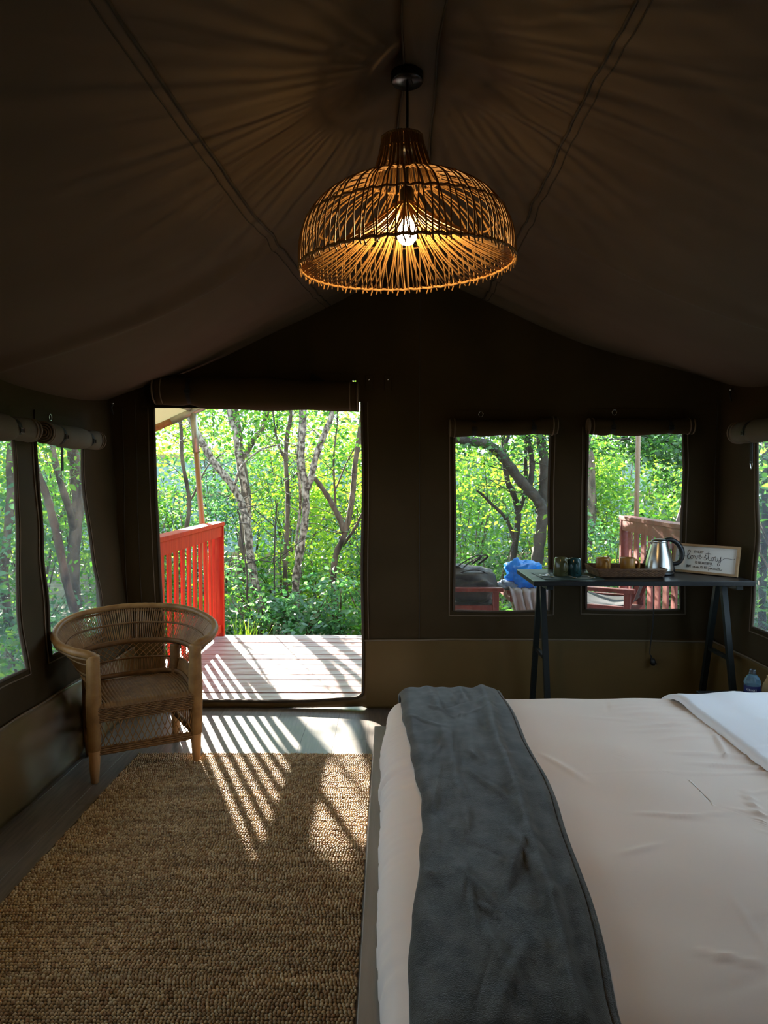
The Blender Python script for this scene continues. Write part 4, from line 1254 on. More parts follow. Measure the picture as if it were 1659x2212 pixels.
for a in (-0.009, 0.009):
    MB().box(a - 0.003 + 0.006, a + 0.003 + 0.006, -0.030, -0.014, -0.012, -0.006).build('pin', STEEL, lead)

# ---- stroke lettering
CAPS = {
 'A': [[(0, 0), (.5, 1), (1, 0)], [(.2, .35), (.8, .35)]], 'B': [[(0, 0), (0, 1), (.6, 1), (.8, .78), (.6, .55), (0, .53)], [(.6, .53), (.95, .28), (.65, 0), (0, 0)]],
 'E': [[(.85, 1), (0, 1), (0, 0), (.85, 0)], [(0, .52), (.7, .52)]], 'F': [[(.85, 1), (0, 1), (0, 0)], [(0, .52), (.7, .52)]], 'G': [[(.9, .8), (.6, 1), (.25, .95), (0, .5), (.25, .05), (.65, 0), (.92, .25), (.92, .48), (.55, .48)]],
 'I': [[(.3, 0), (.3, 1)]], 'K': [[(0, 0), (0, 1)], [(.85, 1), (0, .45), (.9, 0)]], 'L': [[(0, 1), (0, 0), (.8, 0)]], 'M': [[(0, 0), (.1, 1), (.5, .3), (.9, 1), (1, 0)]],
 'N': [[(0, 0), (0, 1), (.85, 0), (.85, 1)]], 'R': [[(0, 0), (0, 1), (.6, 1), (.82, .75), (.6, .5), (0, .5)], [(.4, .5), (.9, 0)]], 'S': [[(.85, .85), (.5, 1), (.1, .8), (.25, .55), (.7, .42), (.85, .18), (.45, 0), (.02, .15)]],
 'T': [[(0, 1), (.9, 1)], [(.45, 1), (.45, 0)]], 'U': [[(0, 1), (.02, .3), (.4, 0), (.78, .3), (.8, 1)]], 'V': [[(0, 1), (.42, 0), (.85, 1)]], 'Y': [[(0, 1), (.42, .48), (.85, 1)], [(.42, .48), (.42, 0)]]}
def caps(text, x0, x1, y, h):
    """strokes of a line of capitals from x0 to x1, baseline y (y up)"""
    wd = [0.55 if c == 'I' else (0.5 if c == ' ' else 1.0) for c in text]
    sp_ = 0.32
    tot = sum(wd) + sp_ * (len(text) - 1)
    k = (x1 - x0) / tot
    out, x = [], x0
    for c, w in zip(text, wd):
        for s in CAPS.get(c, []):
            out.append([(x + p[0] * k * w / (1.0 if c != 'I' else 0.6), y + p[1] * h) for p in s])
        x += (w + sp_) * k
    return out
# ---- framed sign
SBL, SBR = Vector((1.712, 4.165, TZ + 0.002)), Vector((1.945, 3.905, TZ + 0.002))
sw = 0.375; sh = 0.168
ax = (SBR - SBL).normalized()
SBR = SBL + ax * sw
nrm = Vector((-ax.y, ax.x, 0)) * -1           # towards the room
if nrm.y > 0: nrm = -nrm
upv = (Vector((0, 0, 1)) * math.cos(0.22) - nrm * math.sin(0.22)).normalized()
SBL = SBL + Vector((-0.035, 0.022, 0)); 
sign = empty('framed_sign', tuple(SBL)); tag(sign, 'small wooden framed sign with a love story quote leaning on the table', 'sign')
nf = ax.cross(upv).normalized()
if nf.y > 0: nf = -nf
def sgn(u, v, w): return ax * u + upv * v + nf * w
def sbox(m, u0, u1, v0, v1, w0, w1):
    vs = [sgn(u, v, w) for w in (w0, w1) for (u, v) in ((u0, v0), (u1, v0), (u1, v1), (u0, v1))]
    m.add(vs, [(0, 3, 2, 1), (4, 5, 6, 7), (0, 1, 5, 4), (1, 2, 6, 5), (2, 3, 7, 6), (3, 0, 4, 7)]); return m
FRAMEW = pm('frame_oak', (0.30, 0.18, 0.085), (0.38, 0.24, 0.12), scale=9, stretch=(1, 1, 6), rough=0.5)
fw = 0.013
sbox(MB(), 0.004, sw - 0.004, 0.004, sh - 0.004, -0.004, 0.004).build('board', pm('sign_board', (0.72, 0.70, 0.64), (0.76, 0.74, 0.68), scale=4, rough=0.7), sign)
for u0, u1, v0, v1 in ((0, sw, 0, fw), (0, sw, sh - fw, sh), (0, fw, fw, sh - fw), (sw - fw, sw, fw, sh - fw)):
    sbox(MB(), u0, u1, v0, v1, -0.006, 0.014).build('frame_strip', FRAMEW, sign)
# lettering traced in the board's own axes (u right, v up)
TLc, Uc, Vc = (240.0, 185.0), (1200.0, 80.0), (-130.0, 455.0)
det = Uc[0] * Vc[1] - Uc[1] * Vc[0]
iw, ih = sw - 2 * fw, sh - 2 * fw
def board(p):
    x, y = p[0] - TLc[0], p[1] - TLc[1]
    a = (x * Vc[1] - y * Vc[0]) / det; b2 = (y * Uc[0] - x * Uc[1]) / det
    return fw + a * iw, sh - fw - b2 * ih
SCRIPT = [
 [(240, 384), (262, 373), (330, 377), (400, 388), (438, 382), (478, 345), (508, 300), (496, 278), (470, 286), (444, 350), (431, 410), (440, 440), (466, 434), (495, 405)],
 [(532, 375), (502, 388), (490, 415), (505, 440), (530, 432), (546, 402), (530, 376), (552, 388), (578, 382)],
 [(578, 378), (590, 412), (601, 446), (624, 420), (642, 384), (655, 380)],
 [(655, 418), (690, 400), (706, 378), (686, 370), (664, 396), (660, 425), (680, 442), (705, 428), (724, 406)],
 [(752, 430), (780, 400), (803, 366), (806, 385), (786, 402), (800, 430), (796, 456), (772, 466), (750, 455)],
 [(800, 440), (840, 420), (880, 295), (862, 360), (846, 430), (851, 470), (876, 470), (896, 452)],
 [(803, 346), (860, 338), (912, 353)],
 [(937, 410), (906, 426), (895, 455), (910, 476), (936, 466), (947, 436), (936, 412), (962, 424)],
 [(962, 424), (986, 402), (996, 418), (984, 452), (984, 482), (1010, 478), (1030, 440)],
 [(1030, 432), (1028, 466), (1046, 480), (1074, 444), (1092, 405), (1080, 455), (1060, 520), (1030, 566), (1004, 560), (1010, 530), (1060, 492), (1120, 455), (1160, 432), (1220, 432), (1290, 448), (1330, 451), (1350, 436)],
 [(530, 575), (510, 586), (511, 604), (528, 603), (536, 588), (530, 576), (548, 582)], [(550, 582), (548, 604), (564, 605), (573, 583), (573, 606), (585, 602)],
 [(586, 606), (590, 584), (602, 586), (598, 606)], [(624, 584), (610, 594), (624, 602), (612, 611), (600, 608), (638, 604)],
 [(856, 585), (850, 571), (836, 575), (826, 605), (820, 640), (813, 655), (808, 640)], [(812, 612), (850, 610)],
 [(874, 612), (852, 612), (846, 630), (862, 633), (874, 614), (874, 634)], [(884, 612), (893, 637), (910, 614)],
 [(932, 614), (913, 624), (920, 641), (936, 633), (930, 615), (946, 620)], [(948, 643), (955, 620), (970, 622)], [(982, 620), (977, 645), (992, 644)],
 [(1012, 590), (1000, 640), (1014, 645)], [(985, 606), (1030, 610)], [(1020, 634), (1046, 626), (1036, 614), (1022, 630), (1030, 649), (1058, 648), (1078, 632)], [(985, 604), (987, 606)]]
INK = pm('sign_ink', (0.010, 0.010, 0.012), rough=0.6)
m = MB()
for k, s in enumerate(SCRIPT):
    pts = spline([sgn(*board(p), 0.0048) for p in s], 4)
    m.tube(pts, 0.00105 if k < 10 else 0.0008, 5, flat=1.0)
def capline(text, x0, y0, x1, y1, h):
    # baseline from (x0,y0) to (x1,y1) in traced points
    for s in caps(text, 0, 1, 0, 1):
        pts = []
        for (a, b2) in s:
            bx, by = x0 + (x1 - x0) * a, y0 + (y1 - y0) * a
            pts.append(sgn(*board((bx - Vc[0] / 455 * 0 + 0.16 * h * b2, by - h * b2)), 0.0048))
        m.tube(pts, 0.0009, 5)
capline('EVERY', 583, 330, 768, 342, 46)
capline('IS BEAUTIFUL', 560, 525, 915, 556, 44)
capline('BUT', 380, 592, 472, 600, 42)
capline('IS MY', 655, 610, 795, 626, 42)
m.build('lettering', INK, sign, True)

# ================================================================== BEDSIDE STAND, BOTTLE, POT
NZ = 0.325
ns = empty('bedside_stand', (1.78, 3.47, 0)); tag(ns, 'low dark bedside stand behind the far edge of the bed', 'bedside table')
MB().box(-0.20, 0.17, -0.13, 0.14, NZ - 0.022, NZ, 0.002).build('top', BLACKTOP, ns)
for a in (-0.18, 0.15):
    for b2 in (-0.11, 0.12):
        MB().box(a - 0.013, a + 0.013, b2 - 0.013, b2 + 0.013, 0, NZ - 0.022).build('leg', LEGSTEEL, ns)
MB().box(-0.18, 0.15, -0.11, 0.12, 0.10, 0.115).build('shelf', BLACKTOP, ns)
bx = at_y(1625, 1480, 3.44).x
bottle = empty('water_bottle', (bx, 3.44, NZ)); tag(bottle, 'small open blue-tinted plastic water bottle with a navy label', 'bottle')
m_, nt, b = nodes_of('blue_pet')
b.inputs['Base Color'].default_value = (0.30, 0.55, 0.72, 1); b.inputs['Roughness'].default_value = 0.08; b.inputs['Transmission Weight'].default_value = 0.75; b.inputs['IOR'].default_value = 1.33
MB().lathe([(0.030, 0.0), (0.036, 0.003), (0.0375, 0.010), (0.0355, 0.018), (0.0375, 0.026), (0.037, 0.035), (0.037, 0.085), (0.0385, 0.090), (0.038, 0.098), (0.033, 0.112), (0.024, 0.126), (0.016, 0.133), (0.0145, 0.140)], 32, capt=False).build('body', m_, bottle, True)
MB().lathe([(0.0155, 0.136), (0.017, 0.137), (0.017, 0.141), (0.0145, 0.143), (0.0145, 0.154), (0.013, 0.156), (0.012, 0.150)], 28, capb=False, capt=False).build('neck', pm('bottle_neck', (0.05, 0.06, 0.07), rough=0.2), bottle, True)
lab = MB().lathe([(0.0378, 0.038), (0.0380, 0.040), (0.0380, 0.078), (0.0378, 0.080)], 36, capb=False, capt=False).build('paper_label', pm('navy_label', (0.012, 0.016, 0.085), (0.02, 0.03, 0.13), scale=20, rough=0.45), bottle, True)
m = MB()
for s in caps('KERINGET', -0.030, 0.016, 0.058, 0.0085):
    pts = []
    for (a, z) in s:
        th = -PI / 2 - 0.36 + a / 0.0382
        pts.append((0.0385 * math.cos(th), 0.0385 * math.sin(th), z))
    m.tube(pts, 0.0007, 4)
m.build('label_lettering', pm('label_white', (0.75, 0.75, 0.78), rough=0.6), lab)
px_ = at_y(1668, 1490, 3.50)
pot = MB().lathe([(0.030, 0.0), (0.040, 0.004), (0.046, 0.03), (0.042, 0.060), (0.030, 0.085), (0.024, 0.100), (0.026, 0.106), (0.022, 0.104), (0.02, 0.09)], 28, capt=False).build('wooden_pot', pm('pale_wood', (0.55, 0.38, 0.17), (0.62, 0.45, 0.22), scale=8, stretch=(1, 1, 5), rough=0.5), None, True)
pot.location = (px_.x, 3.50, NZ); tag(pot, 'pale tan rounded pot at the photo edge beside the bottle', 'pot')

# ================================================================== OUTSIDE: DECK, RAILINGS, FLYSHEET
GZ = -0.45
DKX0, DKX1, DKY0, DKY1 = -1.75, 2.45, WY + 0.03, 6.43
deck = empty('floor_deck'); tag(deck, 'weathered red-stained plank deck outside the doorway', 'deck', kind='structure')
y = DKY0; k = 0
gd = random.Random(9)
variants = []
for v in range(3):
    m = MB(); m.box(DKX0, DKX1, 0, 0.136, -0.032, 0.0, 0.004)
    me = bpy.data.meshes.new('deck_plank'); me.from_pydata(m.v, [], m.f); me.update(); me.materials.append((DECK, DECK2, DECK)[v]); variants.append(me)
while y < DKY1 - 0.05:
    o = link(bpy.data.objects.new('plank', variants[k % 3]), deck)
    o.location = (gd.uniform(-0.04, 0.04) if k % 2 else 0, y, gd.uniform(-0.005, 0.0)); k += 1
    y += 0.1475
for x in (-1.6, -0.3, 1.0, 2.3):
    MB().box(x - 0.04, x + 0.04, DKY0, DKY1, GZ, -0.034).build('joist', REDWOOD_DULL, deck)
MB().box(DKX0 + 0.02, DKX1 - 0.02, DKY1 - 0.03, DKY1 - 0.002, -0.16, -0.034).build('fascia', REDWOOD_DULL, deck)

def railing(name, X, y0, y1, h, mat, label, pitch, sw_, inner):
    e = empty(name, (X, y1, 0)); tag(e, label, 'railing')
    def L(m):
        m.v = [(v[0] - X, v[1] - y1, v[2]) for v in m.v]; return m
    L(MB().box(X - 0.055, X + 0.055, y0, y1 + 0.01, h - 0.035, h, 0.003)).build('top_rail', mat, e)
    L(MB().box(X + inner * 0.012, X + inner * 0.042, y0, y1 - 0.03, h - 0.13, h - 0.035)).build('upper_rail', mat, e)
    L(MB().box(X - 0.03, X + 0.03, y0, y1 - 0.03, 0.035, 0.105, 0.003)).build('bottom_rail', mat, e)
    L(MB().box(X - 0.05, X + 0.05, y1 - 0.045, y1, -0.05, h - 0.035, 0.003)).build('post', mat, e)
    L(MB().box(X - 0.045, X + 0.045, y0, y0 + 0.09, -0.05, h - 0.035, 0.003)).build('post', mat, e)
    y = y1 - 0.10 - sw_
    while y > y0 + 0.10:
        L(MB().box(X - 0.008, X + 0.008, y, y + sw_, 0.105, h - 0.04)).build('baluster', mat, e)
        y -= pitch
    return e
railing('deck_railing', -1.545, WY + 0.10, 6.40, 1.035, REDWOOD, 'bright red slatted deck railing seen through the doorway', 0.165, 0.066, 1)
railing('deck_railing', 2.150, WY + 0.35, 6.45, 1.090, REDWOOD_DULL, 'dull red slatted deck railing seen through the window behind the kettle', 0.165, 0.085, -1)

# flysheet over the tent and deck, on poles
fly = empty('flysheet', (RIDGE_X, 6.45, 0)); tag(fly, 'tan canvas flysheet roof over the tent and deck', 'canopy')
PT = at_y(417, 889, 6.35)
slope = math.tan(math.radians(24))
def fly_z(x):
    return PT.z + 0.06 + slope * (RIDGE_X - PT.x) - np.abs(x - RIDGE_X) * slope
for s, nm in ((-1, 'fly_panel'), (1, 'fly_panel')):
    us = np.linspace(0.0, 1.0, 14); vs_ = np.linspace(-1.3, 6.45, 40)
    def ff(U, V, s=s):
        x = RIDGE_X + s * U * (2.62 if s < 0 else 2.13)
        return np.stack([x - RIDGE_X, V - 6.45, fly_z(x) - 0.03 * np.sin(PI * U) * np.sin(2.2 * V) ** 2], 1)
    cloth(nm, us, vs_, ff, FLY, fly)
ep = [PT, Vector((RIDGE_X, 6.35, float(fly_z(RIDGE_X)) - 0.05))]
def Lf(v): return tuple(Vector(v) - Vector((RIDGE_X, 6.45, 0)))
lowL = Vector((-2.45, 6.35, float(fly_z(-2.45)) - 0.05)); lowR = Vector((2.2, 6.40, float(fly_z(2.2)) - 0.05))
MB().tube([Lf(lowL), Lf(PT + Vector((-0.18, 0, -0.08)))], 0.030, 12).build('rafter', POLE, fly, True)
MB().tube([Lf(PT + Vector((-0.19, 0, -0.084))), Lf(PT), Lf(PT + Vector((0.20, 0, 0.089)))], 0.033, 12).build('rafter_joint', POLE_STEEL, fly, True)
MB().tube([Lf(PT + Vector((0.19, 0, 0.085))), Lf(ep[1]), Lf(lowR)], 0.030, 12).build('rafter', POLE, fly, True)
MB().tube([Lf((PT.x - 0.03, 6.36, PT.z + 0.03)), Lf((PT.x - 0.05, 4.6, PT.z + 0.02)), Lf((PT.x - 0.05, 4.45, PT.z + 0.02))], 0.026, 10).build('purlin', POLE_STEEL, fly, True)
MB().tube([Lf(Vector((-2.45, 6.44, float(fly_z(-2.45)) - 0.035))), Lf(PT + Vector((-0.06, 0.07, 0.02))), Lf(PT + Vector((-0.02, -0.05, 0.06)))], 0.009, 6).build('edge_rope', BLACK, fly, True)
pb = at_y(437, 1135, 6.42)
pole = empty('canopy_pole', (-1.66, 6.42, 0)); tag(pole, 'varnished wooden pole with a steel sleeve by the bright red railing', 'pole')
q0 = Vector((pb.x - (PT.x - pb.x) * 0.95 * 1.2, 6.46, GZ)); q0 = Vector((pb.x + 0.10, 6.47, GZ))
lo = lambda v: tuple(Vector(v) - Vector((-1.66, 6.42, 0)))
mid = PT.lerp(pb, 0.32)
MB().tube([lo(q0), lo(pb), lo(mid)], 0.026, 12).build('shaft', POLE, pole, True)
MB().tube([lo(mid + (pb - mid) * 0.05), lo(PT - Vector((0, 0, 0.01)))], 0.031, 12).build('sleeve', POLE_STEEL, pole, True)
a, b2 = at_y(1375, 1112, 6.5), at_y(1379, 930, 6.45)
pole2 = empty('canopy_pole', (a.x, 6.5, 0)); tag(pole2, 'thin brown pole behind the window with the kettle', 'pole')
top2 = a + (b2 - a) * ((float(fly_z(b2.x)) - 0.07 - a.z) / (b2.z - a.z)); 
MB().tube([(a.x - a.x + 0.004, 0.02, GZ), (0, 0, a.z), tuple(top2 - Vector((a.x, 6.5, 0)))], 0.022, 10).build('shaft', pm('brown_pole', (0.20, 0.12, 0.06), (0.26, 0.16, 0.09), scale=9, rough=0.5), pole2, True)
a, b2 = at_y(1462, 1140, 6.9), at_y(1475, 1100, 6.9)
gl = empty('guy_pole', (a.x, 6.9, GZ)); tag(gl, 'dark leaning post beyond the dull red railing', 'post')
dirn = (b2 - a)
MB().tube([tuple(a + dirn * ((GZ - a.z) / dirn.z) - Vector((a.x, 6.9, GZ))), tuple(a + dirn * 6 - Vector((a.x, 6.9, GZ)))], 0.03, 10).build('shaft', pm('dark_post', (0.10, 0.06, 0.045), rough=0.7), gl, True)

# ---- deck furniture
SLING = pm('dark_sling', (0.014, 0.017, 0.020), (0.022, 0.026, 0.030), scale=60, rough=0.7, bump=0.3, bscale=300)
def deck_chair(x, y, rz, label):
    e = empty('deck_chair', (x, y, 0), rz); tag(e, label, 'armchair', 'red wooden deck chairs')
    W, D = 0.29, 0.24          # half sizes; faces +x
    for sy in (-1, 1):
        MB().box(D - 0.045, D, sy * W - 0.022, sy * W + 0.022, 0, 0.60, 0.003).build('leg', REDWOOD_DULL, e)
        MB().box(-D, -D + 0.045, sy * W - 0.022, sy * W + 0.022, 0, 0.60, 0.003).build('leg', REDWOOD_DULL, e)
        MB().box(-D - 0.03, D + 0.03, sy * W - 0.032, sy * W + 0.032, 0.60, 0.628, 0.003).build('armrest', REDWOOD_DULL, e)
        MB().box(-D + 0.04, D - 0.04, sy * W - 0.018, sy * W + 0.018, 0.455, 0.500, 0.003).build('seat_rail', REDWOOD_DULL, e)
        MB().box(-D + 0.04, D - 0.04, sy * W - 0.014, sy * W + 0.014, 0.36, 0.395).build('lower_rail', REDWOOD_DULL, e)
        MB().beam((-D + 0.03, sy * (W - 0.04), 0.47), (-D - 0.14, sy * (W - 0.04), 0.93), 0.03, 0.035, up=(0, 1, 0)).build('back_post', REDWOOD_DULL, e)
    MB().box(-D, D, -W + 0.02, W - 0.02, 0.40, 0.43).build('front_rail', REDWOOD_DULL, e)
    us = np.linspace(-1, 1, 9)
    cloth('seat_sling', us, us, lambda U, V: np.stack([U * (D - 0.02), V * (W - 0.02), 0.505 - 0.035 * (1 - U ** 2) * (1 - 0.3 * V ** 2)], 1), SLING, e, thick=0.012)
    cloth('back_sling', us, us, lambda U, V: np.stack([-D - 0.045 - 0.075 * U - 0.02 * (1 - V ** 2), V * (W - 0.03), 0.73 + 0.205 * U], 1), SLING, e, thick=0.010)
    return e
deck_chair(1.66, 5.42, PI - 0.5, 'red wooden deck chair with dark slings by the dull red railing')
deck_chair(0.560, 5.42, 0.0, 'red wooden deck chair carrying the dark backpack')
tbx = empty('deck_table', (1.13, 5.50, 0)); tag(tbx, 'small red wooden deck table under the blue bag', 'table')
for k in range(6):
    MB().box(-0.25, 0.25, -0.25 + 0.084 * k, -0.25 + 0.084 * k + 0.076, 0.56, 0.585, 0.002).build('slat', REDWOOD_DULL, tbx)
for sx in (-1, 1):
    MB().box(sx * 0.21 - 0.015, sx * 0.21 + 0.015, -0.24, 0.24, 0.50, 0.56).build('apron', REDWOOD_DULL, tbx)
    MB().beam((sx * 0.20, -0.20, 0.55), (-sx * 0.20, -0.20, 0.0), 0.03, 0.045, up=(0, 1, 0)).build('leg', REDWOOD_DULL, tbx)
    MB().beam((sx * 0.20, 0.20, 0.55), (-sx * 0.20, 0.20, 0.0), 0.03, 0.045, up=(0, 1, 0)).build('leg', REDWOOD_DULL, tbx)

def blob(name, c, sx, sy, sz, mat, parent, seed, amp=0.12, k=(3, 9), nu=36, nv=20, expo=0.7, smo=True):
    fn_ = sines(seed, 12, k[0], k[1]); f2 = sines(seed + 1, 12, k[0], k[1])
    th = np.linspace(0, 2 * PI, nu, endpoint=False); ph = np.linspace(-PI / 2, PI / 2, nv)
    T, Ph = np.meshgrid(th, ph, indexing='ij')
    sp = lambda v: np.sign(v) * np.abs(v) ** expo
    x, y, z = sp(np.cos(T)) * sp(np.cos(Ph)), sp(np.sin(T)) * sp(np.cos(Ph)), sp(np.sin(Ph))
    d = 1 + amp * 0.5 * (fn_(x + z, y * 1.3 - z) + f2(y + 2 * z, x - y))
    V = np.stack([c[0] + x * d * sx, c[1] + y * d * sy, c[2] + np.maximum(z * d, -1) * sz], 2).reshape(-1, 3)
    i, j = np.meshgrid(np.arange(nu), np.arange(nv - 1), indexing='ij'); i, j = i.ravel(), j.ravel()
    i2 = (i + 1) % nu
    Fq = np.stack([i * nv + j, i2 * nv + j, i2 * nv + j + 1, i * nv + j + 1], 1)
    return idx_obj(name, V, Fq, mat, parent, smo)
PACK = pm('backpack_nylon', (0.014, 0.013, 0.014), (0.032, 0.030, 0.030), scale=12, rough=0.6, bump=0.4, bscale=40)
bp_ = empty('backpack', (0.60, 5.40, 0.485)); tag(bp_, 'bulging dark backpack lying on a deck chair', 'backpack')
blob('body', (0, 0, 0.135), 0.22, 0.20, 0.135, PACK, bp_, 401, amp=0.10)
blob('front_pocket', (0.02, -0.17, 0.11), 0.14, 0.06, 0.09, PACK, bp_, 403, amp=0.10)
blob('red_pouch', (-0.12, -0.13, 0.215), 0.05, 0.05, 0.028, pm('red_nylon', (0.30, 0.03, 0.03), rough=0.6), bp_, 405)
for dx in (0.0, 0.05):
    MB().tube(spline([(-0.12 + dx, -0.10, 0.24), (-0.05 + dx, -0.09, 0.30), (0.06 + dx, -0.06, 0.355 + 0.02 * dx), (0.10 + dx, -0.04, 0.345), (0.03 + dx, -0.04, 0.29)], 6), 0.011, 6, flat=0.4).build('shoulder_strap', WEBBING, bp_, True)
MB().tube(spline([(-0.14, -0.15, 0.20), (-0.02, -0.17, 0.255), (0.10, -0.14, 0.245), (0.18, -0.08, 0.18)], 6), 0.010, 6, flat=0.4).build('compression_strap', WEBBING, bp_, True)
MB().tube(spline([(-0.20, -0.10, 0.23), (-0.10, -0.12, 0.275), (-0.06, -0.12, 0.26)], 6), 0.010, 6).build('grab_handle', WEBBING, bp_, True)
bag = empty('plastic_bag', (1.02, 5.38, 0.587)); tag(bag, 'crumpled bright blue plastic bag on the deck table', 'bag')
BLUE = pm('blue_plastic', (0.004, 0.22, 0.68), (0.006, 0.32, 0.85), scale=6, rough=0.3, transl=0.35, tcol=(0.02, 0.42, 0.9))
blob('crumpled_film', (0, 0, 0.105), 0.125, 0.11, 0.105, BLUE, bag, 411, amp=0.20, k=(3, 22), nu=30, nv=16, expo=0.85, smo=False)
blob('bag_corner', (0.13, -0.08, 0.045), 0.075, 0.07, 0.06, BLUE, bag, 415, amp=0.22, k=(3, 20), nu=20, nv=11, smo=False)
_c1, _c2 = sines(421, 8, 8, 24, (1.0, 0.4)), sines(422, 8, 30, 70, (1, 0.4))
def cloth_fn(U, V):
    # over the table edge then hanging
    s = V * 0.62
    y = np.where(s < 0.22, 5.46 - s, 5.24 - 0.012 - 0.01 * (s - 0.22))
    z = np.where(s < 0.22, 0.592, 0.592 - (s - 0.22))
    pinch = 1 - 0.45 * np.clip((s - 0.22) / 0.40, 0, 1)
    x = 1.055 + 0.16 * U * pinch + 0.10 * np.clip((s - 0.2) / 0.4, 0, 1) * 0.4
    w = 0.014 * _c1(U, V) + 0.005 * _c2(U, V)
    return np.stack([x, y - np.where(s < 0.22, 0, np.abs(w)), z + np.where(s < 0.22, np.abs(w), 0)], 1)
gcl = cloth('grey_garment', np.linspace(-1, 1, 40), np.linspace(0, 1, 50), cloth_fn, pm('grey_fabric', (0.26, 0.24, 0.25), (0.33, 0.31, 0.32), scale=14, rough=0.85), None, thick=0.006)
tag(gcl, 'grey garment hanging off the deck table below the blue bag', 'clothing')
den = blob('folded_garment', (0.905, 5.36, 0.615), 0.075, 0.06, 0.030, pm('denim', (0.20, 0.28, 0.40), (0.30, 0.38, 0.5), scale=20, rough=0.85), None, 431, amp=0.2, k=(4, 14))
tag(den, 'pale blue folded cloth between the backpack and blue bag', 'clothing')

# ================================================================== GARDEN BEYOND THE DECK
GROUND = pm('leaf_litter', (0.045, 0.040, 0.020), (0.12, 0.10, 0.05), scale=5, rough=0.9, bump=0.6, bscale=14, detail=8, bdist=0.03)
_g1 = sines(501, 10, 0.6, 3)
ground = cloth('ground', np.linspace(-30, 30, 121), np.linspace(-22, 40, 125), lambda U, V: np.stack([U, V, GZ - 0.03 + 0.02 * _g1(U, V)], 1), GROUND, None)
tag(ground, 'leaf-littered ground around the tent', 'ground', kind='structure')

TIN = pm('blue_grey_tin', (0.34, 0.44, 0.52), (0.40, 0.50, 0.57), scale=3, rough=0.5)
shed = empty('tin_shed', (-1.5, 17.5, GZ)); tag(shed, 'pale blue corrugated shed glimpsed between the trunks beyond the doorway', 'shed')
xs = np.linspace(-9, 9.5, 500)
cloth('corrugated_wall', xs, np.linspace(0.05, 2.45, 3), lambda U, V: np.stack([U, 0.03 * np.sin(U * 2 * PI / 0.18), V], 1), TIN, shed)
for z in (0.0, 1.5, 2.42):
    MB().box(-9, 9.5, -0.09, -0.035, z, z + 0.10).build('timber_rail', pm('pale_timber', (0.42, 0.30, 0.17), rough=0.7) if z == 0 else MATS['pale_timber'], shed)

SX, SY, SZ = SUN_DIR
_gap = sines(510, 14, 2.2, 6.5)
def sun_keep(P, g):
    """leaves whose shade would fall on deck or rug stand thin: the gap in the wood that the low sun shines through"""
    x0 = P[:, 0] - SX / SZ * P[:, 2]; y0 = P[:, 1] - SY / SZ * P[:, 2]
    zone = (x0 > -2.3) & (x0 < 2.4) & (y0 > 2.45) & (y0 < 6.6) & ~((x0 > 0.2) & (y0 < 4.1))
    n = _gap(x0, y0)
    pr = np.where(n > 1.05, 0.22, np.where(n > 0.5, 0.02, 0.001))
    return ~zone | (g.random(len(P)) < pr)
def leaf_quads(P, size, g, droop=0.25, aspect=0.55):
    n = len(P)
    a = g.uniform(0, 2 * PI, n); el = g.normal(-droop, 0.45, n)
    d = np.stack([np.cos(a) * np.cos(el), np.sin(a) * np.cos(el), np.sin(el)], 1)
    r = g.normal(0, 1, (n, 3)); r[:, 2] += 1.2
    s = np.cross(d, r); s /= np.linalg.norm(s, axis=1)[:, None] + 1e-9
    nn = np.cross(s, d)
    L = (size * g.uniform(0.6, 1.35, n))[:, None]
    W = L * aspect
    V = np.stack([P, P + d * L * 0.28 + s * W * 0.44 + nn * L * 0.06, P + d * L * 0.66 + s * W * 0.38 + nn * L * 0.05, P + d * L - nn * L * 0.06, P + d * L * 0.66 - s * W * 0.38 + nn * L * 0.05, P + d * L * 0.28 - s * W * 0.44 + nn * L * 0.06], 1)
    return V.reshape(-1, 3)
def cluster(c, rx, ry, rz, n, g, clumps=10):
    """points gathered in clumps inside an ellipsoid, denser to the outside"""
    k = max(3, clumps)
    q = g.normal(0, 1, (k, 3)); q /= np.linalg.norm(q, axis=1)[:, None]
    q *= (g.uniform(0.25, 1.0, k) ** 0.5)[:, None]
    idx = g.integers(0, k, n)
    p = q[idx] + g.normal(0, 0.24, (n, 3))
    return np.array(c) + p * np.array([rx, ry, rz])
LEAF_SUN = leaf_mat('leaf_fresh', [(0.06, 0.15, 0.015), (0.11, 0.22, 0.022), (0.17, 0.27, 0.03)], [(0.20, 0.46, 0.02), (0.40, 0.62, 0.035), (0.58, 0.68, 0.04)], 0.55)
LEAF_MID = leaf_mat('leaf_green', [(0.025, 0.085, 0.014), (0.055, 0.14, 0.024), (0.10, 0.19, 0.04)], [(0.08, 0.28, 0.02), (0.20, 0.48, 0.04), (0.40, 0.60, 0.05)], 0.48)
LEAF_DARK = leaf_mat('leaf_dark', [(0.014, 0.050, 0.014), (0.028, 0.085, 0.024), (0.055, 0.12, 0.038)], [(0.04, 0.16, 0.02), (0.09, 0.26, 0.035), (0.17, 0.38, 0.05)], 0.4, 0.35)
LEAF_BLUE = leaf_mat('leaf_bluegreen', [(0.03, 0.085, 0.04), (0.065, 0.15, 0.075), (0.12, 0.22, 0.12)], [(0.07, 0.25, 0.06), (0.15, 0.40, 0.10), (0.26, 0.55, 0.16)], 0.42, 0.3)
BARK_PALE = pm('lichen_bark', (0.060, 0.040, 0.025), (0.42, 0.34, 0.25), scale=27, stretch=(1, 1, 0.7), rough=0.85, bump=0.5, bscale=40, ramp=(0.41, 0.66), detail=7, bdist=0.01)
BARK = pm('brown_bark', (0.034, 0.022, 0.013), (0.16, 0.11, 0.07), scale=10, stretch=(1, 1, 0.4), rough=0.9, bump=0.6, bscale=40, bdist=0.01)
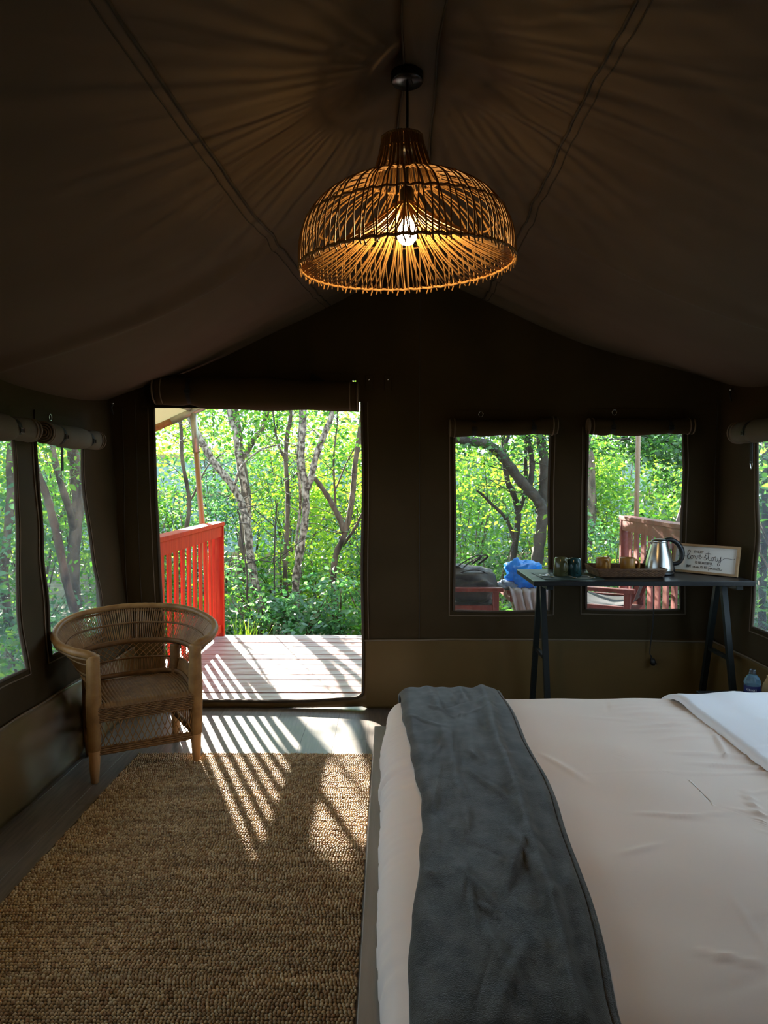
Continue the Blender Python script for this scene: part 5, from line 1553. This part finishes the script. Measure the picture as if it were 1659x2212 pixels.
BARK_DARK = pm('dark_bark', (0.022, 0.017, 0.013), (0.07, 0.055, 0.042), scale=10, stretch=(1, 1, 0.4), rough=0.9, bump=0.6, bscale=40, bdist=0.01)
_wob = sines(520, 8, 1.5, 6)
def limb(m, pts, r0, r1, seg=9, wob=0.012):
    P = spline(pts, 7)
    n = len(P)
    for i, p in enumerate(P):
        w = wob * float(_wob(p.z * 2.1, p.x))
        P[i] = p + Vector((w, w * 0.6, 0)) * min(1, i / 3) * min(1, (n - 1 - i) / 2)
    rr = [(r0 + (r1 - r0) * i / (n - 1)) * (1 + 0.10 * math.sin(i * 1.7 + r0 * 90)) for i in range(n)]
    m.tube(P, rr, seg)
    return P
gt = np.random.default_rng(77)
def tree(name, label, Y, trunk_px, r0, r1, bark, forks=(), crown=None, leafm=None, group=None, twigs=10, top=None, cat='tree', lsize=0.06, seed=1, dy=0.0):
    """trunk_px runs from the foot upwards in photo points at depth Y; forks are further limbs (points, r0, r1)"""
    g = np.random.default_rng(900 + seed)
    pts = [at_y(x, y, Y + dy * i) for i, (x, y) in enumerate(trunk_px)]
    foot = Vector((pts[0].x + (pts[0].x - pts[1].x) * 0.15, pts[0].y, GZ - 0.02))
    if pts[0].z > GZ + 0.05: pts = [foot] + pts
    if top is not None:
        pts = pts + [pts[-1] + Vector(top)]
    e = empty(name, (foot.x, foot.y, GZ)); tag(e, label, cat, group)
    o0 = Vector((foot.x, foot.y, GZ))
    sub = lambda L: [p - o0 for p in L]
    m = MB()
    P = limb(m, sub(pts), r0 * 0.85, r1 * 0.85)
    m.build('trunk', bark, e, True)
    tips = list(P[len(P) // 3:])
    for f in forks:
        fp = [at_y(x, y, Y + (f[3] if len(f) > 3 else 0)) if not isinstance(x, Vector) else x for (x, y) in f[0]]
        if len(f) > 4 and f[4] is not None: fp = fp + [fp[-1] + Vector(f[4])]
        m = MB(); Q = limb(m, sub(fp), f[1], f[2], 7)
        m.build('branch', bark, e, True)
        tips += list(Q[len(Q) // 3:])
    # twigs
    m = MB(); ends = []
    for k in range(twigs):
        b = tips[int(g.integers(0, len(tips)))]
        a = g.uniform(0, 2 * PI); ln = g.uniform(0.25, 0.8)
        d = Vector((math.cos(a), math.sin(a) * 0.6, g.uniform(-0.1, 0.7)))
        mid = b + d * (ln * 0.5) + Vector((0, 0, 0.04))
        end = b + d * ln + Vector((0, 0, g.uniform(-0.1, 0.1)))
        m.tube([b, mid, end], [0.006, 0.004, 0.002], 4); ends.append(end)
    if twigs: m.build('twigs', bark, e)['kind'] = 'stuff'
    if crown:
        allP = []
        for (cx, cy, yy, rx, ry, rz, n, k) in crown:
            c = at_y(cx, cy, yy)
            allP.append(cluster(c, rx, ry, rz, n, g, k))
        for en in ends:
            w = en + o0
            allP.append(np.array(w) + g.normal(0, 0.12, (14, 3)))
        Pn = np.concatenate(allP)
        Pn = Pn[(Pn[:, 2] > GZ)]
        Pn = Pn[sun_keep(Pn, g)]
        V = leaf_quads(Pn, lsize, g) - np.array(o0)
        f = quads_obj('foliage', V, 6, leafm or LEAF_MID, e); f['kind'] = 'stuff'
    return e

# trunks seen through the doorway
tree('leaning_tree', 'lichen-white trunk leaning towards the canopy pole, seen through the doorway', 8.3, [(566, 1330), (556, 1260), (543, 1200), (528, 1120), (503, 1055), (470, 1010), (440, 960), (425, 930)], 0.062, 0.045, BARK_PALE,
     forks=[([(545, 1215), (536, 1150), (530, 1080), (520, 1000), (508, 930), (492, 880)], 0.040, 0.028, 0.25, (-0.2, 0, 1.6)), ([(503, 1055), (520, 1010), (560, 975), (605, 960)], 0.018, 0.008, -0.1)],
     crown=[(470, 860, 8.4, 1.0, 0.7, 0.7, 700, 10), (380, 960, 8.8, 0.5, 0.5, 0.6, 500, 8)], leafm=LEAF_MID, top=(-1.0, 0.1, 1.8), seed=1, twigs=22)
tree('dark_tree', 'dark rough trunk behind the leaning pale one', 9.6, [(527, 1190), (529, 1090), (522, 1000), (512, 930), (505, 880)], 0.085, 0.07, BARK,
     forks=[([(523, 1010), (548, 950), (575, 900)], 0.04, 0.03, 0, (0.3, 0, 1.4))], crown=[(520, 800, 9.8, 1.2, 0.8, 0.6, 900, 10)], leafm=LEAF_MID, top=(-0.1, 0, 2.0), seed=2, twigs=16)
tree('thin_tree', 'slim straight grey trunk near the middle of the doorway view', 8.8, [(621, 1300), (620, 1200), (618, 1100), (619, 1000), (622, 930), (628, 885)], 0.038, 0.030, BARK,
     forks=[([(619, 1000), (600, 950), (590, 900)], 0.016, 0.010, 0, (-0.1, 0, 1))], crown=[(615, 850, 9.0, 0.8, 0.6, 0.5, 500, 8), (600, 1090, 9.3, 0.45, 0.4, 0.5, 420, 8)], leafm=LEAF_MID, top=(0.1, 0, 1.8), seed=3, twigs=16)
tree('birch_like_tree', 'thick lichen-white forked trunk right of the doorway centre', 8.2, [(641, 1320), (646, 1230), (655, 1130), (657, 1060), (653, 1000), (654, 940), (656, 880)], 0.058, 0.042, BARK_PALE,
     forks=[([(660, 1060), (672, 1030), (690, 970), (706, 925), (720, 885)], 0.040, 0.034, 0.0, (0.5, 0, 1.6)), ([(650, 1240), (640, 1180), (645, 1080), (645, 990), (648, 890)], 0.020, 0.014, 0.1, (0, 0, 1.4))],
     crown=[(660, 830, 8.4, 1.0, 0.7, 0.5, 700, 10)], leafm=LEAF_MID, top=(0.05, 0, 1.9), seed=4, twigs=22)
tree('forked_tree', 'slanting forked trunk by the right jamb of the doorway', 8.6, [(726, 1215), (740, 1165), (748, 1130), (757, 1080), (765, 1030), (772, 980)], 0.045, 0.038, BARK,
     forks=[([(744, 1150), (725, 1110), (700, 1065), (678, 1032)], 0.040, 0.028, 0), ([(722, 1105), (720, 1060), (722, 1000), (727, 930), (728, 885)], 0.014, 0.009, 0.1, (0, 0, 1)), ([(722, 1060), (745, 1010), (772, 960)], 0.012, 0.007, 0.1), ([(740, 1180), (765, 1140), (790, 1090)], 0.02, 0.014, 0.1, (0.5, 0, 0.8))],
     crown=[(745, 1010, 10.2, 0.7, 0.6, 0.55, 1000, 12)], leafm=LEAF_SUN, top=(0.25, 0, 1.8), seed=5, twigs=20)
tree('slender_tree', 'slender grey stem beside the canopy pole', 9.2, [(398, 1180), (405, 1090), (396, 1000), (392, 940), (386, 880)], 0.035, 0.025, BARK,
     forks=[([(404, 1090), (430, 1040), (455, 1000)], 0.016, 0.008, 0)], crown=[(380, 1000, 9.4, 0.6, 0.6, 0.7, 700, 10)], leafm=LEAF_MID, top=(-0.1, 0, 1.5), seed=6, twigs=18)
tree('sapling', 'thin dark sapling crossing low in front of the undergrowth', 7.5, [(556, 1372), (540, 1300), (538, 1240), (520, 1160), (512, 1100)], 0.016, 0.008, BARK_DARK, crown=[(520, 1150, 7.6, 0.25, 0.25, 0.3, 60, 5)], leafm=LEAF_MID, seed=7, twigs=8)
tree('sapling', 'upright thin sapling beside the slim straight trunk', 8.0, [(598, 1330), (597, 1240), (592, 1150), (594, 1080)], 0.014, 0.008, BARK_DARK, crown=[(596, 1130, 8.0, 0.3, 0.25, 0.35, 120, 6)], leafm=LEAF_BLUE, seed=8, twigs=8)
# trees seen through the gable windows
tree('spreading_tree', 'dark spreading tree behind the window with the backpack', 8.0, [(1160, 1260), (1164, 1180), (1168, 1110), (1158, 1080), (1120, 1035), (1085, 985), (1050, 958), (1000, 950)], 0.085, 0.055, BARK_DARK,
     forks=[([(1165, 1110), (1172, 1050), (1176, 990), (1168, 930)], 0.06, 0.05, 0.1, (-0.1, 0, 1.6)), ([(1140, 1060), (1150, 1000), (1140, 940), (1135, 900)], 0.035, 0.03, 0.1, (0, 0, 1.2)), ([(1085, 985), (1100, 940), (1105, 900)], 0.022, 0.016, 0, (0, 0, 0.8))],
     crown=[(1080, 915, 8.0, 1.0, 0.7, 0.35, 1500, 14), (1180, 930, 8.3, 0.6, 0.6, 0.4, 700, 8), (1000, 1000, 8.2, 0.4, 0.4, 0.35, 260, 8)], leafm=LEAF_DARK, top=(-0.8, 0, 0.25), seed=9, twigs=26)
tree('twin_stem_tree', 'paired dark stems left of the spreading tree', 8.5, [(1108, 1250), (1112, 1180), (1116, 1110), (1104, 1060), (1092, 1010)], 0.055, 0.035, BARK_DARK,
     forks=[([(1112, 1170), (1090, 1120), (1055, 1085), (1030, 1060)], 0.026, 0.014, 0), ([(1115, 1110), (1130, 1070), (1136, 1020)], 0.03, 0.022, 0, (0, 0, 1))],
     crown=[(1040, 1040, 9.2, 0.6, 0.5, 0.5, 500, 10)], leafm=LEAF_SUN, top=(-0.1, 0, 1.6), seed=10, twigs=18)
tree('overhanging_tree', 'dark leafy tree overhanging the window with the kettle', 7.9, [(1530, 1300), (1528, 1150), (1515, 1000), (1480, 900)], 0.07, 0.05, BARK_DARK,
     forks=[([(1520, 1010), (1460, 960), (1400, 945), (1340, 950)], 0.03, 0.012, 0)],
     crown=[(1430, 965, 7.9, 0.50, 0.5, 0.30, 2200, 14), (1340, 945, 8.0, 0.5, 0.5, 0.22, 1000, 10), (1470, 1010, 8.2, 0.35, 0.4, 0.35, 900, 8)], leafm=LEAF_DARK, top=(-0.4, 0, 1.4), seed=11, twigs=26)
# trees beyond the chair-side windows
def at_left(px, py, X): return at_x(px, py, X)
def side_tree(label, pts3, r0, r1, bark, leafm, n, rad, seed, forks=()):
    g = np.random.default_rng(1200 + seed)
    foot = Vector((pts3[0].x, pts3[0].y, GZ))
    e = empty('tree', tuple(foot)); tag(e, label, 'tree')
    m = MB(); P = limb(m, [foot - foot] + [p - foot for p in pts3], r0, r1); m.build('trunk', bark, e, True)
    for f in forks:
        m = MB(); limb(m, [p - foot for p in f[0]], f[1], f[2], 7); m.build('branch', bark, e, True)
    c = pts3[-1]
    Pn = np.concatenate([cluster(c, rad, rad, rad * 0.7, n, g, 12), cluster((pts3[0] + pts3[-1]) / 2 + Vector((-0.4, 0.2, 0)), rad * 0.8, rad * 0.8, 0.9, n // 2, g, 10)])
    Pn = Pn[Pn[:, 2] > GZ]; Pn = Pn[sun_keep(Pn, g)]
    f = quads_obj('foliage', leaf_quads(Pn, 0.065, g) - np.array(foot), 6, leafm, e); f['kind'] = 'stuff'
side_tree('dark leaning trunk crossing the narrow window behind the chair', [at_left(172, 1345, -3.0), at_left(140, 1230, -3.05), at_left(108, 1120, -3.1), at_left(92, 1060, -3.15), at_left(60, 960, -3.2)], 0.045, 0.03, BARK, LEAF_MID, 700, 0.7, 1)
side_tree('thick mottled trunk filling the narrow window behind the chair', [at_left(168, 1320, -3.6), at_left(160, 1180, -3.6), at_left(163, 1080, -3.6), at_left(160, 960, -3.6), at_left(158, 850, -3.6)], 0.075, 0.06, BARK, LEAF_MID, 900, 0.9, 2,
          forks=[([at_left(163, 1110, -3.6), at_left(185, 1040, -3.7), at_left(205, 950, -3.8)], 0.035, 0.025), ([at_left(160, 1150, -3.6), at_left(130, 1050, -3.6), at_left(110, 930, -3.7)], 0.045, 0.03)])
side_tree('pale thin trunk behind the window at the left edge', [at_left(20, 1320, -4.0), at_left(12, 1180, -4.0), at_left(22, 1000, -4.1), at_left(30, 900, -4.2)], 0.05, 0.035, BARK, LEAF_BLUE, 900, 0.9, 3)
side_tree('dark thin trunk behind the window at the right edge', [at_left(1650, 1330, 3.4), at_left(1648, 1150, 3.4), at_left(1655, 1000, 3.4), at_left(1650, 900, 3.4)], 0.035, 0.028, BARK_DARK, LEAF_DARK, 1200, 0.8, 4)

# shrubs: understorey and thicket
def shrub(name, label, group, c, rx, ry, h, n, mat, size, seed, stems=7, cat='shrub', droop=0.25, clumps=14):
    g = np.random.default_rng(2000 + seed)
    e = empty(name, (c[0], c[1], GZ)); tag(e, label, cat, group)
    m = MB()
    for k in range(stems):
        a = g.uniform(0, 2 * PI)
        q = Vector((rx * 0.7 * math.cos(a), ry * 0.7 * math.sin(a), h * g.uniform(0.6, 0.95)))
        m.tube([(0.05 * math.cos(a), 0.05 * math.sin(a), -0.02), tuple(q * 0.5 + Vector((0, 0, h * 0.12))), tuple(q)], [0.014, 0.009, 0.003], 5)
    m.build('stems', BARK, e)
    P = cluster((0, 0, h * 0.54), rx, ry, h * 0.46, n, g, clumps)
    P = P[P[:, 2] > 0.01]
    W = P + np.array([c[0], c[1], GZ])
    P = P[sun_keep(W, g)]
    f = quads_obj('foliage', leaf_quads(P, size, g, droop), 6, mat, e); f['kind'] = 'stuff'
    return e
gs = random.Random(21)
sid = 0
# broad-leaved undergrowth along the deck edge
for i in range(17):
    x = -3.6 + 8.2 * i / 16 + gs.uniform(-0.2, 0.2)
    y = gs.uniform(6.95, 7.7)
    sid += 1
    h = gs.uniform(0.75, 1.05) if -0.9 < x < 3 else gs.uniform(0.6, 0.85)
    shrub('undergrowth_plant', 'low broad-leaved plant in the undergrowth at the deck edge', 'undergrowth along the deck edge', (x, y), 0.42, 0.38, h, 950, gs.choice([LEAF_MID, LEAF_BLUE, LEAF_DARK]), 0.068, sid, 6, 'plant', 0.15)
for i in range(14):
    x = -3.0 + 7.6 * i / 13 + gs.uniform(-0.25, 0.25)
    sid += 1
    shrub('leafy_shrub', 'waist-high green shrub among the tree trunks', 'shrubs among the trunks', (x, gs.uniform(8.0, 9.3)), 0.55, 0.5, gs.uniform(1.0, 1.75), 1400, gs.choice([LEAF_MID, LEAF_DARK, LEAF_BLUE, LEAF_SUN]), 0.062, sid)
for i in range(20):
    x = -5.8 + 12.5 * i / 19 + gs.uniform(-0.3, 0.3)
    sid += 1
    shrub('tall_shrub', 'tall bright green shrub in the thicket behind the trunks', 'tall thicket shrubs', (x, gs.uniform(10.4, 12.6)), 0.75, 0.65, gs.uniform(1.9, 3.1) if not -1.3 < x < 0.2 else 2.0, 2000, gs.choice([LEAF_SUN, LEAF_BLUE, LEAF_MID]), 0.072, sid, clumps=18)
for i in range(12):
    x = -8.5 + 17 * i / 11 + gs.uniform(-0.4, 0.4)
    sid += 1
    shrub('background_tree', 'leafy tree at the back of the wood', 'trees at the back of the wood', (x, gs.uniform(14.2, 16.2)), 1.15, 0.9, gs.uniform(3.6, 5.6) if not -2.2 < x < 0.2 else 2.6, 2300, gs.choice([LEAF_SUN, LEAF_MID]), 0.13, sid, cat='tree', clumps=22)
for i in range(7):
    sid += 1
    shrub('far_tree', 'pale leafy tree far behind the shed', 'trees far behind the shed', (-10.5 + 2.0 * i + gs.uniform(-0.4, 0.4), gs.uniform(19.5, 22.0)), 1.5, 1.0, gs.uniform(3.9, 4.7), 1500, gs.choice([LEAF_SUN, LEAF_MID]), 0.16, sid, cat='tree', clumps=24)
# unseen crowns above the doorway view, added to block the low sun indoors
def add_sun_block_tree(label, tx, ty, cols, seed):
    """a big tree off to the side whose high limbs reach across towards the sun"""
    g = np.random.default_rng(3000 + seed)
    e = empty('tall_tree', (tx, ty, GZ)); tag(e, label, 'tree')
    o0 = Vector((tx, ty, GZ))
    m = MB(); limb(m, [(0, 0, -0.02), (0.1, 0, 1.8), (0.0, 0.05, 3.2), (0.05, 0, 5.2)], 0.20, 0.11); m.build('trunk', BARK, e, True)
    pts = []
    for y0 in (1.75, 0.3, -1.4):
        row = []
        for x0 in cols:
            yy = ty + g.uniform(-0.3, 0.3); zz = (yy - y0) * SZ / SY
            c = Vector((x0 + SX / SZ * zz, yy, zz)); row.append(c)
            pts.append(cluster(tuple(c), 0.75, 0.7, 0.50, 2900, g, 30))
        row.sort(key=lambda c: abs(c.x - tx))
        m = MB(); limb(m, [Vector((0.05, 0, row[0].z - GZ - 0.5))] + [c - o0 for c in row], 0.07, 0.02, 7); m.build('limb', BARK, e, True)
    P = np.concatenate(pts); P = P[sun_keep(P, g)]
    f = quads_obj('foliage', leaf_quads(P, 0.11, g) - np.array(o0), 6, LEAF_MID, e); f['kind'] = 'stuff'
add_sun_block_tree('broad leafy tree whose high limbs reach over from the chair side', -9.3, 11.6, (-1.9, -1.05, -0.2, 0.65), 1)
add_sun_block_tree('broad leafy tree whose high limbs reach over from the table side', 3.2, 11.9, (3.2, 2.35, 1.5), 2)
# thickets beside the tent
for i in range(9):
    sid += 1
    shrub('side_shrub', 'dense shrub outside the chair-side windows', 'shrubs outside the chair-side wall', (gs.uniform(-5.2, -4.0), 4.9 + 0.55 * i + gs.uniform(-0.2, 0.2)), 0.8, 0.7, gs.uniform(1.6, 3.0), 1300, gs.choice([LEAF_MID, LEAF_BLUE, LEAF_SUN]), 0.08, sid)
for i in range(5):
    sid += 1
    shrub('side_plant', 'low plant on the ground outside the chair-side windows', 'plants outside the chair-side wall', (gs.uniform(-3.4, -2.7), 4.2 + 0.6 * i), 0.4, 0.4, gs.uniform(0.4, 0.7), 420, gs.choice([LEAF_MID, LEAF_BLUE]), 0.07, sid, 5, 'plant')
for i in range(7):
    sid += 1
    shrub('side_shrub', 'dense shrub outside the bed-side window', 'shrubs outside the bed-side wall', (gs.uniform(3.5, 4.6), 5.0 + 0.62 * i), 0.75, 0.7, gs.uniform(1.7, 2.9), 1500, gs.choice([LEAF_MID, LEAF_DARK]), 0.075, sid)
# a tuft of grass at the deck edge
g = np.random.default_rng(55)
gp = at_z(552, 1368, GZ + 0.25)
m = MB()
for k in range(70):
    a = g.uniform(0, 2 * PI); L_ = g.uniform(0.25, 0.6); sp = g.uniform(0.05, 0.28)
    b = Vector((g.normal(0, 0.07), g.normal(0, 0.05), 0)); t = b + Vector((math.cos(a) * sp, math.sin(a) * sp, L_)); md_ = b.lerp(t, 0.55) + Vector((0, 0, 0.10 * L_))
    w = Vector((-math.sin(a), math.cos(a), 0)) * 0.006
    m.add([b - w, b + w, md_ + w * 0.8, md_ - w * 0.8, t], [(0, 1, 2, 3), (3, 2, 4)])
gt_ = m.build('grass_tuft', LEAF_SUN); gt_.location = (gp.x, 6.85, GZ); tag(gt_, 'tuft of long bright grass at the deck edge', 'grass', kind='stuff')
